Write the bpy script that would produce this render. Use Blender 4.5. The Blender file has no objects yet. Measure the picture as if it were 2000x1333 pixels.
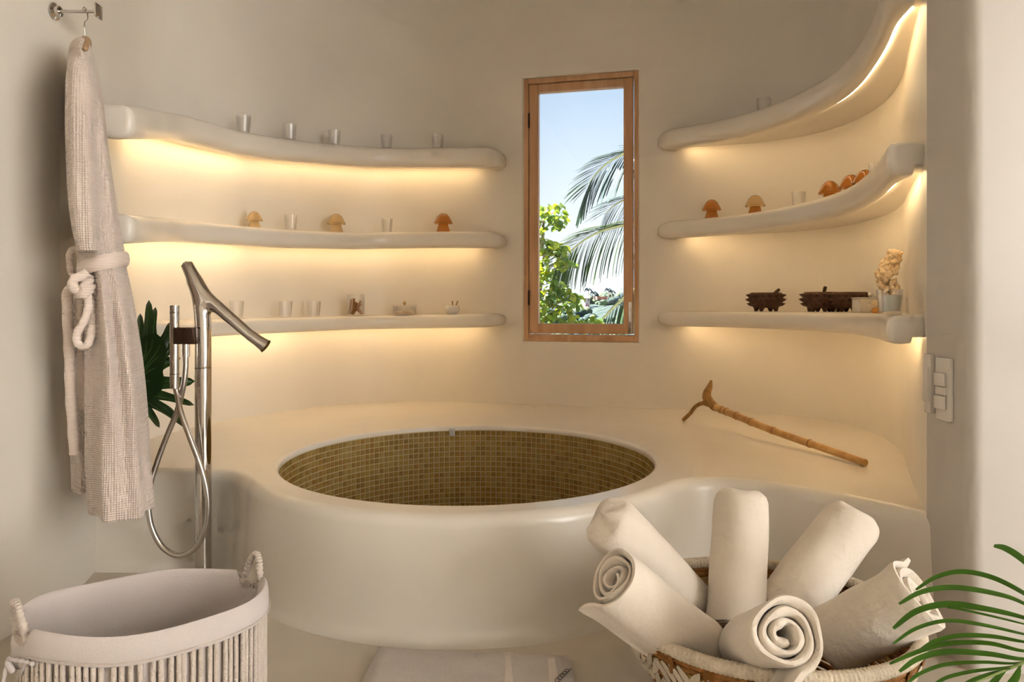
import bpy, bmesh, math, random
from mathutils import Vector, Matrix, geometry, noise

random.seed(7)
scene = bpy.context.scene
COL = scene.collection
PI = math.pi

# ------------------------------------------------------------------ camera
F = 1421.0            # focal length in pixels of the 2000 px wide frame
HY = 600.0            # pixel row of the eye level
EYE = 0.853           # eye height above the floor
cam_d = bpy.data.cameras.new('camera')
cam_d.sensor_width = 36.0
cam_d.lens = F / 2000 * 36
cam_d.shift_y = -(666.5 - HY) / 2000
cam_d.clip_end = 2000
cam_d.clip_start = 0.02
cam = bpy.data.objects.new('camera', cam_d)
cam.location = (0, 0, EYE)
cam.rotation_euler = (PI / 2, 0, 0)
COL.objects.link(cam)
scene.camera = cam

# ------------------------------------------------------------------ sky, sun, exposure
world = bpy.data.worlds.new('sky')
scene.world = world
world.use_nodes = True
wt = world.node_tree
wt.nodes.clear()
w_out = wt.nodes.new('ShaderNodeOutputWorld')
w_bg = wt.nodes.new('ShaderNodeBackground')
w_tc = wt.nodes.new('ShaderNodeTexCoord')
w_sep = wt.nodes.new('ShaderNodeSeparateXYZ')
w_ramp = wt.nodes.new('ShaderNodeValToRGB')
wt.links.new(w_tc.outputs['Generated'], w_sep.inputs[0])
wt.links.new(w_sep.outputs['Z'], w_ramp.inputs[0])
wt.links.new(w_ramp.outputs[0], w_bg.inputs[0])
wt.links.new(w_bg.outputs[0], w_out.inputs[0])
el = w_ramp.color_ramp.elements
el[0].position = 0.0
el[0].color = (0.93, 0.96, 1.0, 1)
el[1].position = 1.0
el[1].color = (0.22, 0.45, 0.85, 1)
for p_, c_ in ((0.10, (0.86, 0.93, 1.0, 1)), (0.30, (0.52, 0.70, 0.93, 1)), (0.6, (0.33, 0.58, 0.95, 1))):
    e_ = el.new(p_)
    e_.color = c_
w_bg.inputs['Strength'].default_value = 0.45

sun_d = bpy.data.lights.new('sun', 'SUN')
sun_d.energy = 17.0
sun_d.angle = math.radians(0.6)
sun_d.color = (1.0, 0.99, 0.975)
sun = bpy.data.objects.new('sun', sun_d)
sun.rotation_euler = Vector((0.90, -0.30, -0.95)).to_track_quat('-Z', 'Y').to_euler()
COL.objects.link(sun)

vs = scene.view_settings
vs.view_transform = 'Standard'
vs.look = 'None'
vs.gamma = 1.0
vs.exposure = 1.38
vs.use_curve_mapping = False
scene.cycles.use_denoising = True
scene.cycles.time_limit = 1000
scene.cycles.use_adaptive_sampling = True
scene.cycles.adaptive_threshold = 0.1
scene.cycles.adaptive_min_samples = 16
scene.cycles.caustics_reflective = False
scene.cycles.caustics_refractive = False
scene.cycles.max_bounces = 7
scene.cycles.diffuse_bounces = 4
scene.cycles.transparent_max_bounces = 12
scene.cycles.sample_clamp_indirect = 6.0


# ------------------------------------------------------------------ helpers
def P(px, py, d):
    return Vector(((px - 1000) / F * d, d, EYE + (HY - py) / F * d))


def newmesh(name, verts, faces, smooth=True, sharp=None):
    me = bpy.data.meshes.new(name)
    me.from_pydata([tuple(v) for v in verts], [], faces)
    me.update()
    if smooth:
        me.polygons.foreach_set('use_smooth', [True] * len(me.polygons))
        if sharp is not None:
            me.set_sharp_from_angle(angle=math.radians(sharp))
    return me


def link(name, me, mat=None, parent=None):
    o = bpy.data.objects.new(name, me)
    COL.objects.link(o)
    if mat is not None and me is not None and len(me.materials) == 0:
        me.materials.append(mat)
    if parent is not None:
        o.parent = parent
    return o


def empty(name, loc=(0, 0, 0)):
    o = bpy.data.objects.new(name, None)
    o.empty_display_size = 0.05
    o.location = loc
    COL.objects.link(o)
    return o


def tag(o, label=None, cat=None, group=None, kind=None):
    if label:
        o['label'] = label
    if cat:
        o['category'] = cat
    if group:
        o['group'] = group
    if kind:
        o['kind'] = kind
    return o


class MB:
    """collects shapes into one mesh"""
    def __init__(self):
        self.v, self.f, self.m = [], [], []

    def add(self, v, f, M=None, mi=0):
        b = len(self.v)
        self.v += [(M @ Vector(p)) if M is not None else Vector(p) for p in v]
        self.f += [tuple(i + b for i in q) for q in f]
        self.m += [mi] * len(f)
        return self

    def build(self, name, mats, parent=None, sharp=40, origin=None):
        v = self.v
        if origin is not None:
            o_ = Vector(origin)
            v = [p - o_ for p in v]
        me = newmesh(name, v, self.f, True, sharp)
        if not isinstance(mats, (list, tuple)):
            mats = [mats]
        for m_ in mats:
            me.materials.append(m_)
        if len(mats) > 1:
            me.polygons.foreach_set('material_index', self.m)
        o = link(name, me, None, parent)
        if origin is not None:
            o.location = origin
        return o


def box(x0, x1, y0, y1, z0, z1, b=0.0):
    """box, with chamfered vertical/horizontal edges when b > 0"""
    if b <= 0:
        v = [(x, y, z) for z in (z0, z1) for y in (y0, y1) for x in (x0, x1)]
        f = [(0, 2, 3, 1), (4, 5, 7, 6), (0, 1, 5, 4), (2, 6, 7, 3), (0, 4, 6, 2), (1, 3, 7, 5)]
        return v, f
    bm = bmesh.new()
    bmesh.ops.create_cube(bm, size=1.0)
    bmesh.ops.scale(bm, vec=(x1 - x0, y1 - y0, z1 - z0), verts=bm.verts)
    bmesh.ops.translate(bm, vec=((x0 + x1) / 2, (y0 + y1) / 2, (z0 + z1) / 2), verts=bm.verts)
    bmesh.ops.bevel(bm, geom=list(bm.edges), offset=b, segments=2, affect='EDGES', profile=0.5)
    bm.verts.index_update()
    v = [tuple(q.co) for q in bm.verts]
    f = [tuple(q.index for q in fc.verts) for fc in bm.faces]
    bm.free()
    return v, f


def tube(path, rad, n=12, caps=True, closed=False, flat=1.0, ref=None):
    """tube along a path; rad number or list; flat squashes the second axis"""
    path = [Vector(p) for p in path]
    m = len(path)
    if not isinstance(rad, (list, tuple)):
        rad = [rad] * m
    v, f = [], []
    T = []
    for i in range(m):
        if closed:
            t = path[(i + 1) % m] - path[i - 1]
        else:
            t = path[min(i + 1, m - 1)] - path[max(i - 1, 0)]
        T.append(t.normalized())
    u = Vector(ref) if ref is not None else (Vector((0, 0, 1)) if abs(T[0].z) < 0.9 else Vector((1, 0, 0)))
    for i in range(m):
        if ref is not None:
            u = Vector(ref)
        u = (u - T[i] * u.dot(T[i]))
        if u.length < 1e-6:
            u = T[i].orthogonal()
        u.normalize()
        w = T[i].cross(u)
        for k in range(n):
            a = 2 * PI * k / n
            v.append(path[i] + (u * math.cos(a) + w * math.sin(a) * flat) * rad[i])
    rng = m if closed else m - 1
    for i in range(rng):
        j = (i + 1) % m
        for k in range(n):
            k2 = (k + 1) % n
            f.append((i * n + k, i * n + k2, j * n + k2, j * n + k))
    if caps and not closed:
        f.append(tuple(range(n - 1, -1, -1)))
        f.append(tuple((m - 1) * n + k for k in range(n)))
    return v, f


def lathe(prof, n=32, cx=0, cy=0, cz=0, closed=False):
    """prof: list of (r, z)"""
    v, f = [], []
    m = len(prof)
    for r, z in prof:
        for k in range(n):
            a = 2 * PI * k / n
            v.append((cx + r * math.cos(a), cy + r * math.sin(a), cz + z))
    for i in range(m if closed else m - 1):
        j = (i + 1) % m
        for k in range(n):
            k2 = (k + 1) % n
            f.append((i * n + k, i * n + k2, j * n + k2, j * n + k))
    if not closed:
        if prof[0][0] > 1e-5:
            f.append(tuple(range(n - 1, -1, -1)))
        if prof[-1][0] > 1e-5:
            f.append(tuple((m - 1) * n + k for k in range(n)))
    return v, f


def spline(pts, per=8, closed=False):
    """Catmull-Rom through points of any dimension"""
    pts = [Vector(p) for p in pts]
    n = len(pts)
    out = []
    rng = n if closed else n - 1
    for i in range(rng):
        if closed:
            p0, p1, p2, p3 = pts[i - 1], pts[i], pts[(i + 1) % n], pts[(i + 2) % n]
        else:
            p1, p2 = pts[i], pts[i + 1]
            p0 = pts[i - 1] if i > 0 else p1 * 2 - p2
            p3 = pts[i + 2] if i + 2 < n else p2 * 2 - p1
        for k in range(per):
            t = k / per
            out.append(0.5 * ((p1 * 2) + (p2 - p0) * t + (p0 * 2 - p1 * 5 + p2 * 4 - p3) * t * t + (p1 * 3 - p0 - p2 * 3 + p3) * t ** 3))
    if not closed:
        out.append(pts[-1])
    return out


def interp(tab, x):
    if x <= tab[0][0]:
        return tab[0][1]
    for (a, b), (c, d) in zip(tab, tab[1:]):
        if x <= c:
            return b + (d - b) * (x - a) / (c - a)
    return tab[-1][1]


# ------------------------------------------------------------------ materials
def mat(name, col, rough=0.5, metal=0.0, bump=0.0, bscale=40.0, var=0.0, vscale=4.0, spec=0.5, coat=0.0,
        trans=0.0, ior=1.45, emis=None, estr=0.0, sheen=0.0, sss=0.0, stretch=(1, 1, 1), detail=4.0, col2=None):
    m = bpy.data.materials.new(name)
    m.use_nodes = True
    nt = m.node_tree
    b = nt.nodes['Principled BSDF']
    b.inputs['Base Color'].default_value = (*col, 1)
    b.inputs['Roughness'].default_value = rough
    b.inputs['Metallic'].default_value = metal
    b.inputs['Specular IOR Level'].default_value = spec
    b.inputs['IOR'].default_value = ior
    b.inputs['Coat Weight'].default_value = coat
    b.inputs['Coat Roughness'].default_value = 0.15
    b.inputs['Transmission Weight'].default_value = trans
    b.inputs['Sheen Weight'].default_value = sheen
    if sss:
        b.inputs['Subsurface Weight'].default_value = sss
        b.inputs['Subsurface Radius'].default_value = (0.02, 0.01, 0.005)
        b.inputs['Subsurface Scale'].default_value = 0.5
    if emis is not None:
        b.inputs['Emission Color'].default_value = (*emis, 1)
        b.inputs['Emission Strength'].default_value = estr
    if bump or var or col2:
        tc = nt.nodes.new('ShaderNodeTexCoord')
        mp = nt.nodes.new('ShaderNodeMapping')
        mp.inputs['Scale'].default_value = stretch
        nt.links.new(tc.outputs['Object'], mp.inputs[0])
        if var or col2:
            n1 = nt.nodes.new('ShaderNodeTexNoise')
            n1.inputs['Scale'].default_value = vscale
            n1.inputs['Detail'].default_value = detail
            nt.links.new(mp.outputs[0], n1.inputs['Vector'])
            rp = nt.nodes.new('ShaderNodeValToRGB')
            c2 = col2 if col2 else tuple(max(0, c * (1 - var)) for c in col)
            rp.color_ramp.elements[0].position = 0.35
            rp.color_ramp.elements[1].position = 0.65
            rp.color_ramp.elements[0].color = (*c2, 1)
            rp.color_ramp.elements[1].color = (*col, 1)
            nt.links.new(n1.outputs['Fac'], rp.inputs[0])
            nt.links.new(rp.outputs[0], b.inputs['Base Color'])
        if bump:
            n2 = nt.nodes.new('ShaderNodeTexNoise')
            n2.inputs['Scale'].default_value = bscale
            n2.inputs['Detail'].default_value = 5
            nt.links.new(mp.outputs[0], n2.inputs['Vector'])
            bp = nt.nodes.new('ShaderNodeBump')
            bp.inputs['Strength'].default_value = bump
            bp.inputs['Distance'].default_value = 0.01
            nt.links.new(n2.outputs['Fac'], bp.inputs['Height'])
            nt.links.new(bp.outputs[0], b.inputs['Normal'])
    return m


def leaf_mat(name, col, col2=None, transl=0.35, rough=0.4):
    m = mat(name, col, rough, var=0.25, vscale=8, col2=col2)
    nt = m.node_tree
    b = nt.nodes['Principled BSDF']
    out = nt.nodes['Material Output']
    tr = nt.nodes.new('ShaderNodeBsdfTranslucent')
    tr.inputs[0].default_value = (min(1, col[0] * 1.6), min(1, col[1] * 1.5), col[2], 1)
    mx = nt.nodes.new('ShaderNodeMixShader')
    mx.inputs[0].default_value = transl
    nt.links.new(b.outputs[0], mx.inputs[1])
    nt.links.new(tr.outputs[0], mx.inputs[2])
    nt.links.new(mx.outputs[0], out.inputs[0])
    return m


def glass_mat(name, tint=(1, 1, 1), refl=0.12):
    """thin clear glass: see-through with a fresnel reflection"""
    m = bpy.data.materials.new(name)
    m.use_nodes = True
    nt = m.node_tree
    nt.nodes.clear()
    out = nt.nodes.new('ShaderNodeOutputMaterial')
    tr = nt.nodes.new('ShaderNodeBsdfTransparent')
    tr.inputs[0].default_value = (*tint, 1)
    gl = nt.nodes.new('ShaderNodeBsdfGlossy')
    gl.inputs['Roughness'].default_value = 0.03
    lw = nt.nodes.new('ShaderNodeLayerWeight')
    lw.inputs[0].default_value = 0.84
    mx = nt.nodes.new('ShaderNodeMixShader')
    pw = nt.nodes.new('ShaderNodeMath')
    pw.operation = 'MULTIPLY'
    pw.inputs[1].default_value = 0.38
    nt.links.new(lw.outputs['Facing'], pw.inputs[0])
    nt.links.new(pw.outputs[0], mx.inputs[0])
    nt.links.new(tr.outputs[0], mx.inputs[1])
    nt.links.new(gl.outputs[0], mx.inputs[2])
    nt.links.new(mx.outputs[0], out.inputs[0])
    return m


def weave_mat(name, col, pitch, strength=0.6, rough=0.85, col2=None, dirs=('X', 'Z'), dist=0.002, warp=0.0):
    """cloth with a woven relief: crossed wave bands in object space"""
    m = mat(name, col, rough, sheen=0.2, spec=0.2, var=0.06 if not col2 else 0, col2=col2, vscale=6)
    nt = m.node_tree
    b = nt.nodes['Principled BSDF']
    tc = nt.nodes.new('ShaderNodeTexCoord')
    src = tc.outputs['Object']
    add = None
    for dr in dirs:
        w = nt.nodes.new('ShaderNodeTexWave')
        w.wave_type = 'BANDS'
        w.bands_direction = dr
        w.inputs['Scale'].default_value = 0.314 / pitch
        w.inputs['Distortion'].default_value = warp
        w.inputs['Detail'].default_value = 1.0
        w.inputs['Detail Scale'].default_value = 0.5
        nt.links.new(src, w.inputs['Vector'])
        if add is None:
            add = w.outputs['Fac']
        else:
            mt = nt.nodes.new('ShaderNodeMath')
            mt.operation = 'MINIMUM' if False else 'ADD'
            nt.links.new(add, mt.inputs[0])
            nt.links.new(w.outputs['Fac'], mt.inputs[1])
            add = mt.outputs[0]
    bp = nt.nodes.new('ShaderNodeBump')
    bp.inputs['Strength'].default_value = strength
    bp.inputs['Distance'].default_value = dist
    nt.links.new(add, bp.inputs['Height'])
    nt.links.new(bp.outputs[0], b.inputs['Normal'])
    return m


M_plaster = mat('polished_plaster', (0.81, 0.74, 0.64), 0.38, bump=0.10, bscale=7, var=0.07, vscale=2.2, spec=0.4)
M_gloss = mat('burnished_plaster', (0.81, 0.74, 0.64), 0.24, bump=0.06, bscale=7, var=0.06, vscale=2.2, spec=0.6)
M_plaster2 = mat('darkened_plaster', (0.585, 0.53, 0.47), 0.42, bump=0.12, bscale=9, var=0.06, vscale=3)  # plaster colour darkened to offset the strong light on the right wall
M_floor = mat('polished_cement_floor', (0.68, 0.60, 0.49), 0.38, bump=0.08, bscale=6, var=0.10, vscale=2.5)
M_ceiling = mat('ceiling_plaster', (0.72, 0.63, 0.52), 0.7)
M_terrace = mat('terrace_stone', (0.74, 0.73, 0.71), 0.8, var=0.15)
M_wood = mat('window_cedar', (0.64, 0.38, 0.205), 0.45, bump=0.1, bscale=30, stretch=(6, 6, 0.6), vscale=3, col2=(0.52, 0.28, 0.135))
M_chrome = mat('chrome', (0.62, 0.59, 0.55), 0.06, 1.0)
M_steel = mat('brushed_steel', (0.55, 0.52, 0.48), 0.25, 1.0)
M_darkchrome = mat('dark_chrome', (0.10, 0.07, 0.055), 0.05, 1.0)
M_darkmetal = mat('dark_bronze', (0.05, 0.03, 0.02), 0.4, 0.8)
M_pane = glass_mat('window_glass', (0.99, 1, 0.995), 0.1)
M_glass = glass_mat('clear_glass', (0.982, 0.98, 0.975), 0.28)
M_white_plastic = mat('white_plastic', (0.72, 0.66, 0.58), 0.25)
M_led = mat('led_warm', (1, 0.8, 0.5), 0.5, emis=(1.0, 0.74, 0.40), estr=10.0)
M_led_dim = mat('led_warm_dimmed', (1, 0.8, 0.5), 0.5, emis=(1.0, 0.72, 0.38), estr=7.0)

# ------------------------------------------------------------------ the room
CEIL = 3.0
YB = -4.6           # the open terrace side of the room, behind the camera
XR = 4.2
WL = Vector((0.056, 3.97))
WR = Vector((0.672, 3.82))
WZ0, WZ1 = 0.667, 2.10
left_pts = [(-1.305, 2.10), (-1.32, 2.25), (-1.40, 2.55), (-1.455, 2.90), (-1.385, 3.25), (-1.246, 3.54), (-1.02, 3.88),
            (-0.75, 4.07), (-0.45, 4.105), (-0.18, 4.03), tuple(WL)]
right_pts = [tuple(WR), (0.88, 3.77), (1.10, 3.71), (1.27, 3.63), (1.42, 3.50), (1.50, 3.33), (1.52, 3.10), (1.485, 2.86), (1.405, 2.62),
             (1.29, 2.37), (1.17, 2.11), (1.066, 1.87)]
wl = spline(left_pts, 7)
wr = spline(right_pts, 7)
wall_curve = wl + wr                      # left .. window .. right
iWL, iWR = len(wl) - 1, len(wl)


def normals2(curve, toward=Vector((0.0, 2.8))):
    N = []
    for i in range(len(curve)):
        t = curve[min(i + 1, len(curve) - 1)] - curve[max(i - 1, 0)]
        n = Vector((-t.y, t.x)).normalized()
        if n.dot(toward - curve[i]) < 0:
            n = -n
        N.append(n)
    return N


wall_n = normals2(wall_curve)


def wall_strip(mb, curve, zs):
    v, f = [], []
    n = len(zs)
    for p in curve:
        for z in zs:
            v.append((p.x, p.y, z))
    for i in range(len(curve) - 1):
        for k in range(n - 1):
            f.append((i * n + k, i * n + k + 1, (i + 1) * n + k + 1, (i + 1) * n + k))
    mb.add(v, f)


# back wall: the curved niche with the window opening and its plaster reveal
mb = MB()
REV = 0.028
u2 = (WR - WL).normalized()
nw = Vector((u2.y, -u2.x))
if nw.y > 0:
    nw = -nw                               # into the room
zs_all = [0, 0.3, 0.6, 1.0, 1.5, 2.0, 2.4, CEIL]
wall_strip(mb, wl, zs_all)
wall_strip(mb, wr, zs_all)
e = 0.012                                  # softened plaster edge round the opening
wall_strip(mb, [WL, WR], [0, WZ0 - e])
wall_strip(mb, [WL, WR], [WZ1 + e, CEIL])
A0, B0 = WL, WR


def wp(s, z, n):
    """point on the window plane: s metres from its left edge, n metres into the room"""
    q = WL + u2 * s + nw * n
    return Vector((q.x, q.y, z))


WW = (WR - WL).length
outer = [wp(0, WZ0 - e, 0), wp(WW, WZ0 - e, 0), wp(WW, WZ1 + e, 0), wp(0, WZ1 + e, 0)]
ring1 = [wp(e * 0.3, WZ0 - e * 0.3, -e * 0.3), wp(WW - e * 0.3, WZ0 - e * 0.3, -e * 0.3), wp(WW - e * 0.3, WZ1 + e * 0.3, -e * 0.3), wp(e * 0.3, WZ1 + e * 0.3, -e * 0.3)]
ring2 = [wp(e, WZ0, -e), wp(WW - e, WZ0, -e), wp(WW - e, WZ1, -e), wp(e, WZ1, -e)]
ring3 = [wp(e, WZ0, -0.24), wp(WW - e, WZ0, -0.24), wp(WW - e, WZ1, -0.24), wp(e, WZ1, -0.24)]
v = outer + ring1 + ring2 + ring3
f = []
for r in range(3):
    for k in range(4):
        k2 = (k + 1) % 4
        f.append((r * 4 + k, r * 4 + k2, (r + 1) * 4 + k2, (r + 1) * 4 + k))
mb.add(v, f)
tag(mb.build('wall_back', M_plaster, sharp=35), kind='structure')

# left wall, and the right jamb with the wall that turns towards the camera side
mb = MB()
wall_strip(mb, [Vector((-1.305, YB)), Vector((-1.305, 0.5)), Vector((-1.305, 1.6)), Vector((-1.305, 2.10))], [0, 0.7, 1.4, CEIL])
tag(mb.build('wall_left', M_plaster), kind='structure')
mb = MB()
rc = 0.03
jx, jy = 1.066, 1.69
jam = [Vector((1.066, 1.87)), Vector((1.066, 1.80)), Vector((1.066, jy + rc))]
for k in range(1, 7):
    a = PI + (PI / 2) * k / 6
    jam.append(Vector((jx + rc + rc * math.cos(a), jy + rc + rc * math.sin(a))))
jam += [Vector((1.3, jy)), Vector((1.8, jy)), Vector((XR, jy))]
wall_strip(mb, jam, [0, 0.4, 0.8, 1.2, 1.6, 2.2, CEIL])
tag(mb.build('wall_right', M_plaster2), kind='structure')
mb = MB()
mb.add(*box(XR, XR + 0.2, -0.1, jy + 0.2, 0, CEIL))
mb.add(*box(XR, XR + 0.2, YB - 0.2, -0.1, 2.95, CEIL))
mb.add(*box(XR, XR + 0.2, YB - 0.2, -4.2, 0, CEIL))
tag(mb.build('wall_side', M_plaster), kind='structure')       # wide opening to the terrace on the right
mb = MB()
mb.add(*box(-1.5, XR, YB - 0.2, YB, 0, CEIL))
tag(mb.build('wall_front', M_plaster), kind='structure')      # behind the camera
mb = MB()
mb.add(*box(9.0, 9.3, -14, 2.6, -0.2, 7.0))
tag(mb.build('wall_bounce', mat('bounce_white', (0.86, 0.85, 0.83), 0.9)), kind='structure')    # unseen wall added to bounce sunlight into the room
mb = MB()
mb.add(*box(-1.9, XR + 0.3, YB - 0.6, 4.4, CEIL, CEIL + 0.2))
tag(mb.build('ceiling', M_ceiling), kind='structure')


def fill_poly(boundary, holes, z):
    """flat face from a plan outline with holes"""
    pts, edges = [], []
    for loop in [boundary] + holes:
        b = len(pts)
        pts += [Vector((p[0], p[1])) for p in loop]
        edges += [(b + i, b + (i + 1) % len(loop)) for i in range(len(loop))]
    vv, _, ff, *_ = geometry.delaunay_2d_cdt(pts, edges, [], 0, 1e-6)

    def inside(p, poly):
        c = False
        n = len(poly)
        for i in range(n):
            x1, y1 = poly[i][0], poly[i][1]
            x2, y2 = poly[i - 1][0], poly[i - 1][1]
            if (y1 > p.y) != (y2 > p.y) and p.x < (x2 - x1) * (p.y - y1) / (y2 - y1) + x1:
                c = not c
        return c
    keep = []
    for t in ff:
        c = sum((vv[i] for i in t), Vector((0, 0))) / len(t)
        if inside(c, boundary) and not any(inside(c, h) for h in holes):
            a, b2, c2 = vv[t[0]], vv[t[1]], vv[t[2]]
            keep.append(tuple(t) if (b2 - a).cross(c2 - a) > 0 else tuple(reversed(t)))
    return [(p.x, p.y, z) for p in vv], keep


TC = Vector((-0.152, 2.60))     # tub centre
TR = 0.65                       # inner radius
TO = 0.76                       # outer radius
LZ = 0.3225                     # ledge height


def circ(c, r, n, a0=0, a1=2 * PI, end=False):
    return [Vector((c.x + r * math.cos(a0 + (a1 - a0) * k / n), c.y + r * math.sin(a0 + (a1 - a0) * k / n))) for k in range(n + (1 if end else 0))]


mb = MB()
v, f = fill_poly([(-1.33, YB), (XR, YB), (XR, 1.7), (1.10, 1.7), (1.10, 2.0), (1.0, 2.5), (-1.40, 2.5), (-1.33, 2.0)], [circ(TC, 0.70, 60)], 0.0)
mb.add(v, f)
tag(mb.build('floor', M_floor), kind='structure')
mb = MB()
mb.add(*box(-14, 14, -22, YB, -0.25, -0.02))
mb.add(*box(XR, 14, YB, 2.6, -0.25, -0.02))
tag(mb.build('ground', M_terrace), 'pale stone terrace outside the open side', None, kind='structure')

# tub and ledge: one plastered body
arcl = [Vector((-1.42, 2.37)), Vector((-1.2, 2.365)), Vector((-1.02, 2.36)), Vector((-0.945, 2.347)), Vector((-0.885, 2.312)), Vector((-0.838, 2.255))]
arcm = circ(TC, TO, 26, math.radians(210), math.radians(322), True)
arcr = [Vector((0.505, 2.195)), Vector((0.57, 2.232)), Vector((0.66, 2.238)), Vector((0.77, 2.19)), Vector((0.92, 2.045)), Vector((1.03, 1.905)), Vector((1.09, 1.82))]
front = spline(arcl, 5)[:-1] + spline([arcl[-1]] + arcm[::1] + arcr, 4)
front_n = []
for i in range(len(front)):
    t = front[min(i + 1, len(front) - 1)] - front[max(i - 1, 0)]
    front_n.append(Vector((t.y, -t.x)).normalized())      # outwards, to the camera side
rr = 0.034
prof = [(-rr, LZ)]
for k in range(1, 7):
    a = PI / 2 * (1 - k / 6)
    prof.append((-rr + rr * math.cos(a), LZ - rr + rr * math.sin(a)))
prof += [(0.004, LZ * 0.6), (0.010, LZ * 0.3), (0.014, 0.04), (0.020, 0.012), (0.032, 0.0), (0.032, -0.03)]
mb = MB()
v, f = [], []
n = len(prof)
for p, nn in zip(front, front_n):
    for o_, z in prof:
        v.append((p.x + nn.x * o_, p.y + nn.y * o_, z))
for i in range(len(front) - 1):
    for k in range(n - 1):
        f.append((i * n + k, i * n + k + 1, (i + 1) * n + k + 1, (i + 1) * n + k))
mb.add(v, f)
inner_front = [p - nn * rr for p, nn in zip(front, front_n)]
back = [p - nn * 0.03 for p, nn in zip(wall_curve, wall_n)]
back = [p for p in back if not (p.x < 0 and p.y < 2.40) and not (p.x > 0 and p.y < 1.88)]
outline = inner_front + list(reversed(back))
rim_f = 0.012
v, f = fill_poly([tuple(p) for p in outline], [circ(TC, TR + rim_f, 120)], LZ)
mb.add(v, f)
lip = []
for k in range(0, 6):
    a = PI / 2 * k / 5
    lip.append((TR + rim_f - rim_f * math.sin(a), LZ - rim_f + rim_f * math.cos(a)))
lip += [(TR, LZ - 0.020)]
v, f = [], []
for r, z in lip:
    for q in circ(TC, r, 120):
        v.append((q.x, q.y, z))
for i in range(len(lip) - 1):
    for k in range(120):
        k2 = (k + 1) % 120
        f.append((i * 120 + k, (i + 1) * 120 + k, (i + 1) * 120 + k2, i * 120 + k2))
mb.add(v, f)
tub = tag(mb.build('bathtub', M_gloss, sharp=50), 'large round sunken bathtub with plaster ledge and olive mosaic inside', 'bathtub')

# grout shell, tub bottom and mosaic tiles
M_grout = mat('mosaic_grout', (0.55, 0.43, 0.23), 0.7)
tile_cols = [(0.355, 0.231, 0.064), (0.31, 0.198, 0.055), (0.4, 0.266, 0.076), (0.338, 0.209, 0.057), (0.282, 0.175, 0.049), (0.384, 0.272, 0.093), (0.344, 0.192, 0.055), (0.366, 0.254, 0.087)]
M_tiles = [mat('mosaic_glaze_%d' % i, c, 0.22, spec=0.5, var=0.15, vscale=60) for i, c in enumerate(tile_cols)]
mb = MB()
RG = TR + 0.0025
v, f = [], []
gp = [(TR, LZ - 0.020), (RG, LZ - 0.021), (RG, -0.30), (0, -0.30)]
for r, z in gp:
    for q in circ(TC, r, 120):
        v.append((q.x, q.y, z))
for i in range(len(gp) - 1):
    for k in range(120):
        k2 = (k + 1) % 120
        f.append((i * 120 + k, (i + 1) * 120 + k, (i + 1) * 120 + k2, i * 120 + k2))
mb.add(v, f)
mb.build('grout', M_grout, tub, sharp=30)

NT = 178
PITCH = 2 * PI * TR / NT
ts = PITCH * 0.44
tv, tf = box(-0.0025, 0.001, -ts, ts, -ts, ts)
# tile: local -X faces the tub centre ; chamfer the face
tv = [(x, y * (0.86 if x < 0 else 1), z * (0.86 if x < 0 else 1)) for x, y, z in tv]
tile_me = newmesh('tile', tv, tf, False)
tile_me.materials.append(M_tiles[0])
cand = []
ROWS = 24
for r in range(ROWS):
    z = LZ - 0.022 - PITCH * (r + 0.5)
    for k in range(NT):
        a = 2 * PI * (k + 0.5) / NT
        x, y = TC.x + RG * math.cos(a), TC.y + RG * math.sin(a)
        zl = EYE - (EYE - LZ) * y / (TC.y - math.sqrt(max(0.0, TR ** 2 - 0)) + 0.02)
        facing = max(0.0, (Vector((x, y)).normalized()).dot(Vector((math.cos(a), math.sin(a)))))
        vis = facing / (y * y) if (y > TC.y - 0.1 and z - ts > EYE - (EYE - LZ) * y / 1.99) else 0.0
        cand.append((vis, r, k, a, x, y, z))
cand.sort(key=lambda c: -c[0])
# keep whole neighbourhood: the rows that face the camera most
for i, (vis, r, k, a, x, y, z) in enumerate(cand[:300]):
    o = bpy.data.objects.new('tile', tile_me)
    COL.objects.link(o)
    o.parent = tub
    o.location = (x, y, z)
    o.rotation_euler = (random.uniform(-.02, .02), random.uniform(-.03, .03), a + random.uniform(-.03, .03))
    o.material_slots[0].link = 'OBJECT'
    o.material_slots[0].material = random.choice(M_tiles)
mb = MB()
for vis, r, k, a, x, y, z in cand[300:]:
    Mx = Matrix.Translation((x, y, z)) @ Matrix.Rotation(a + random.uniform(-.03, .03), 4, 'Z') @ Matrix.Rotation(random.uniform(-.03, .03), 4, 'Y')
    mb.add(tv, tf, Mx, random.randrange(len(M_tiles)))
tag(mb.build('mosaic', M_tiles, tub, sharp=10), kind='stuff')
# small glass overflow plate under the far rim
q = P(883, 845, 3.235)
mb = MB()
mb.add(*box(-0.013, 0.013, -0.004, 0.004, -0.016, 0.016, 0.002))
o = mb.build('overflow_plate', mat('overflow_glass', (0.75, 0.72, 0.66), 0.1, trans=0.3), tub)
o.location = q

# ------------------------------------------------------------------ window
win = empty('window_1', wp(WW / 2, WZ0, 0))
tag(win, 'tall cedar framed casement window between the plaster shelves', None, kind='structure')


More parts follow.
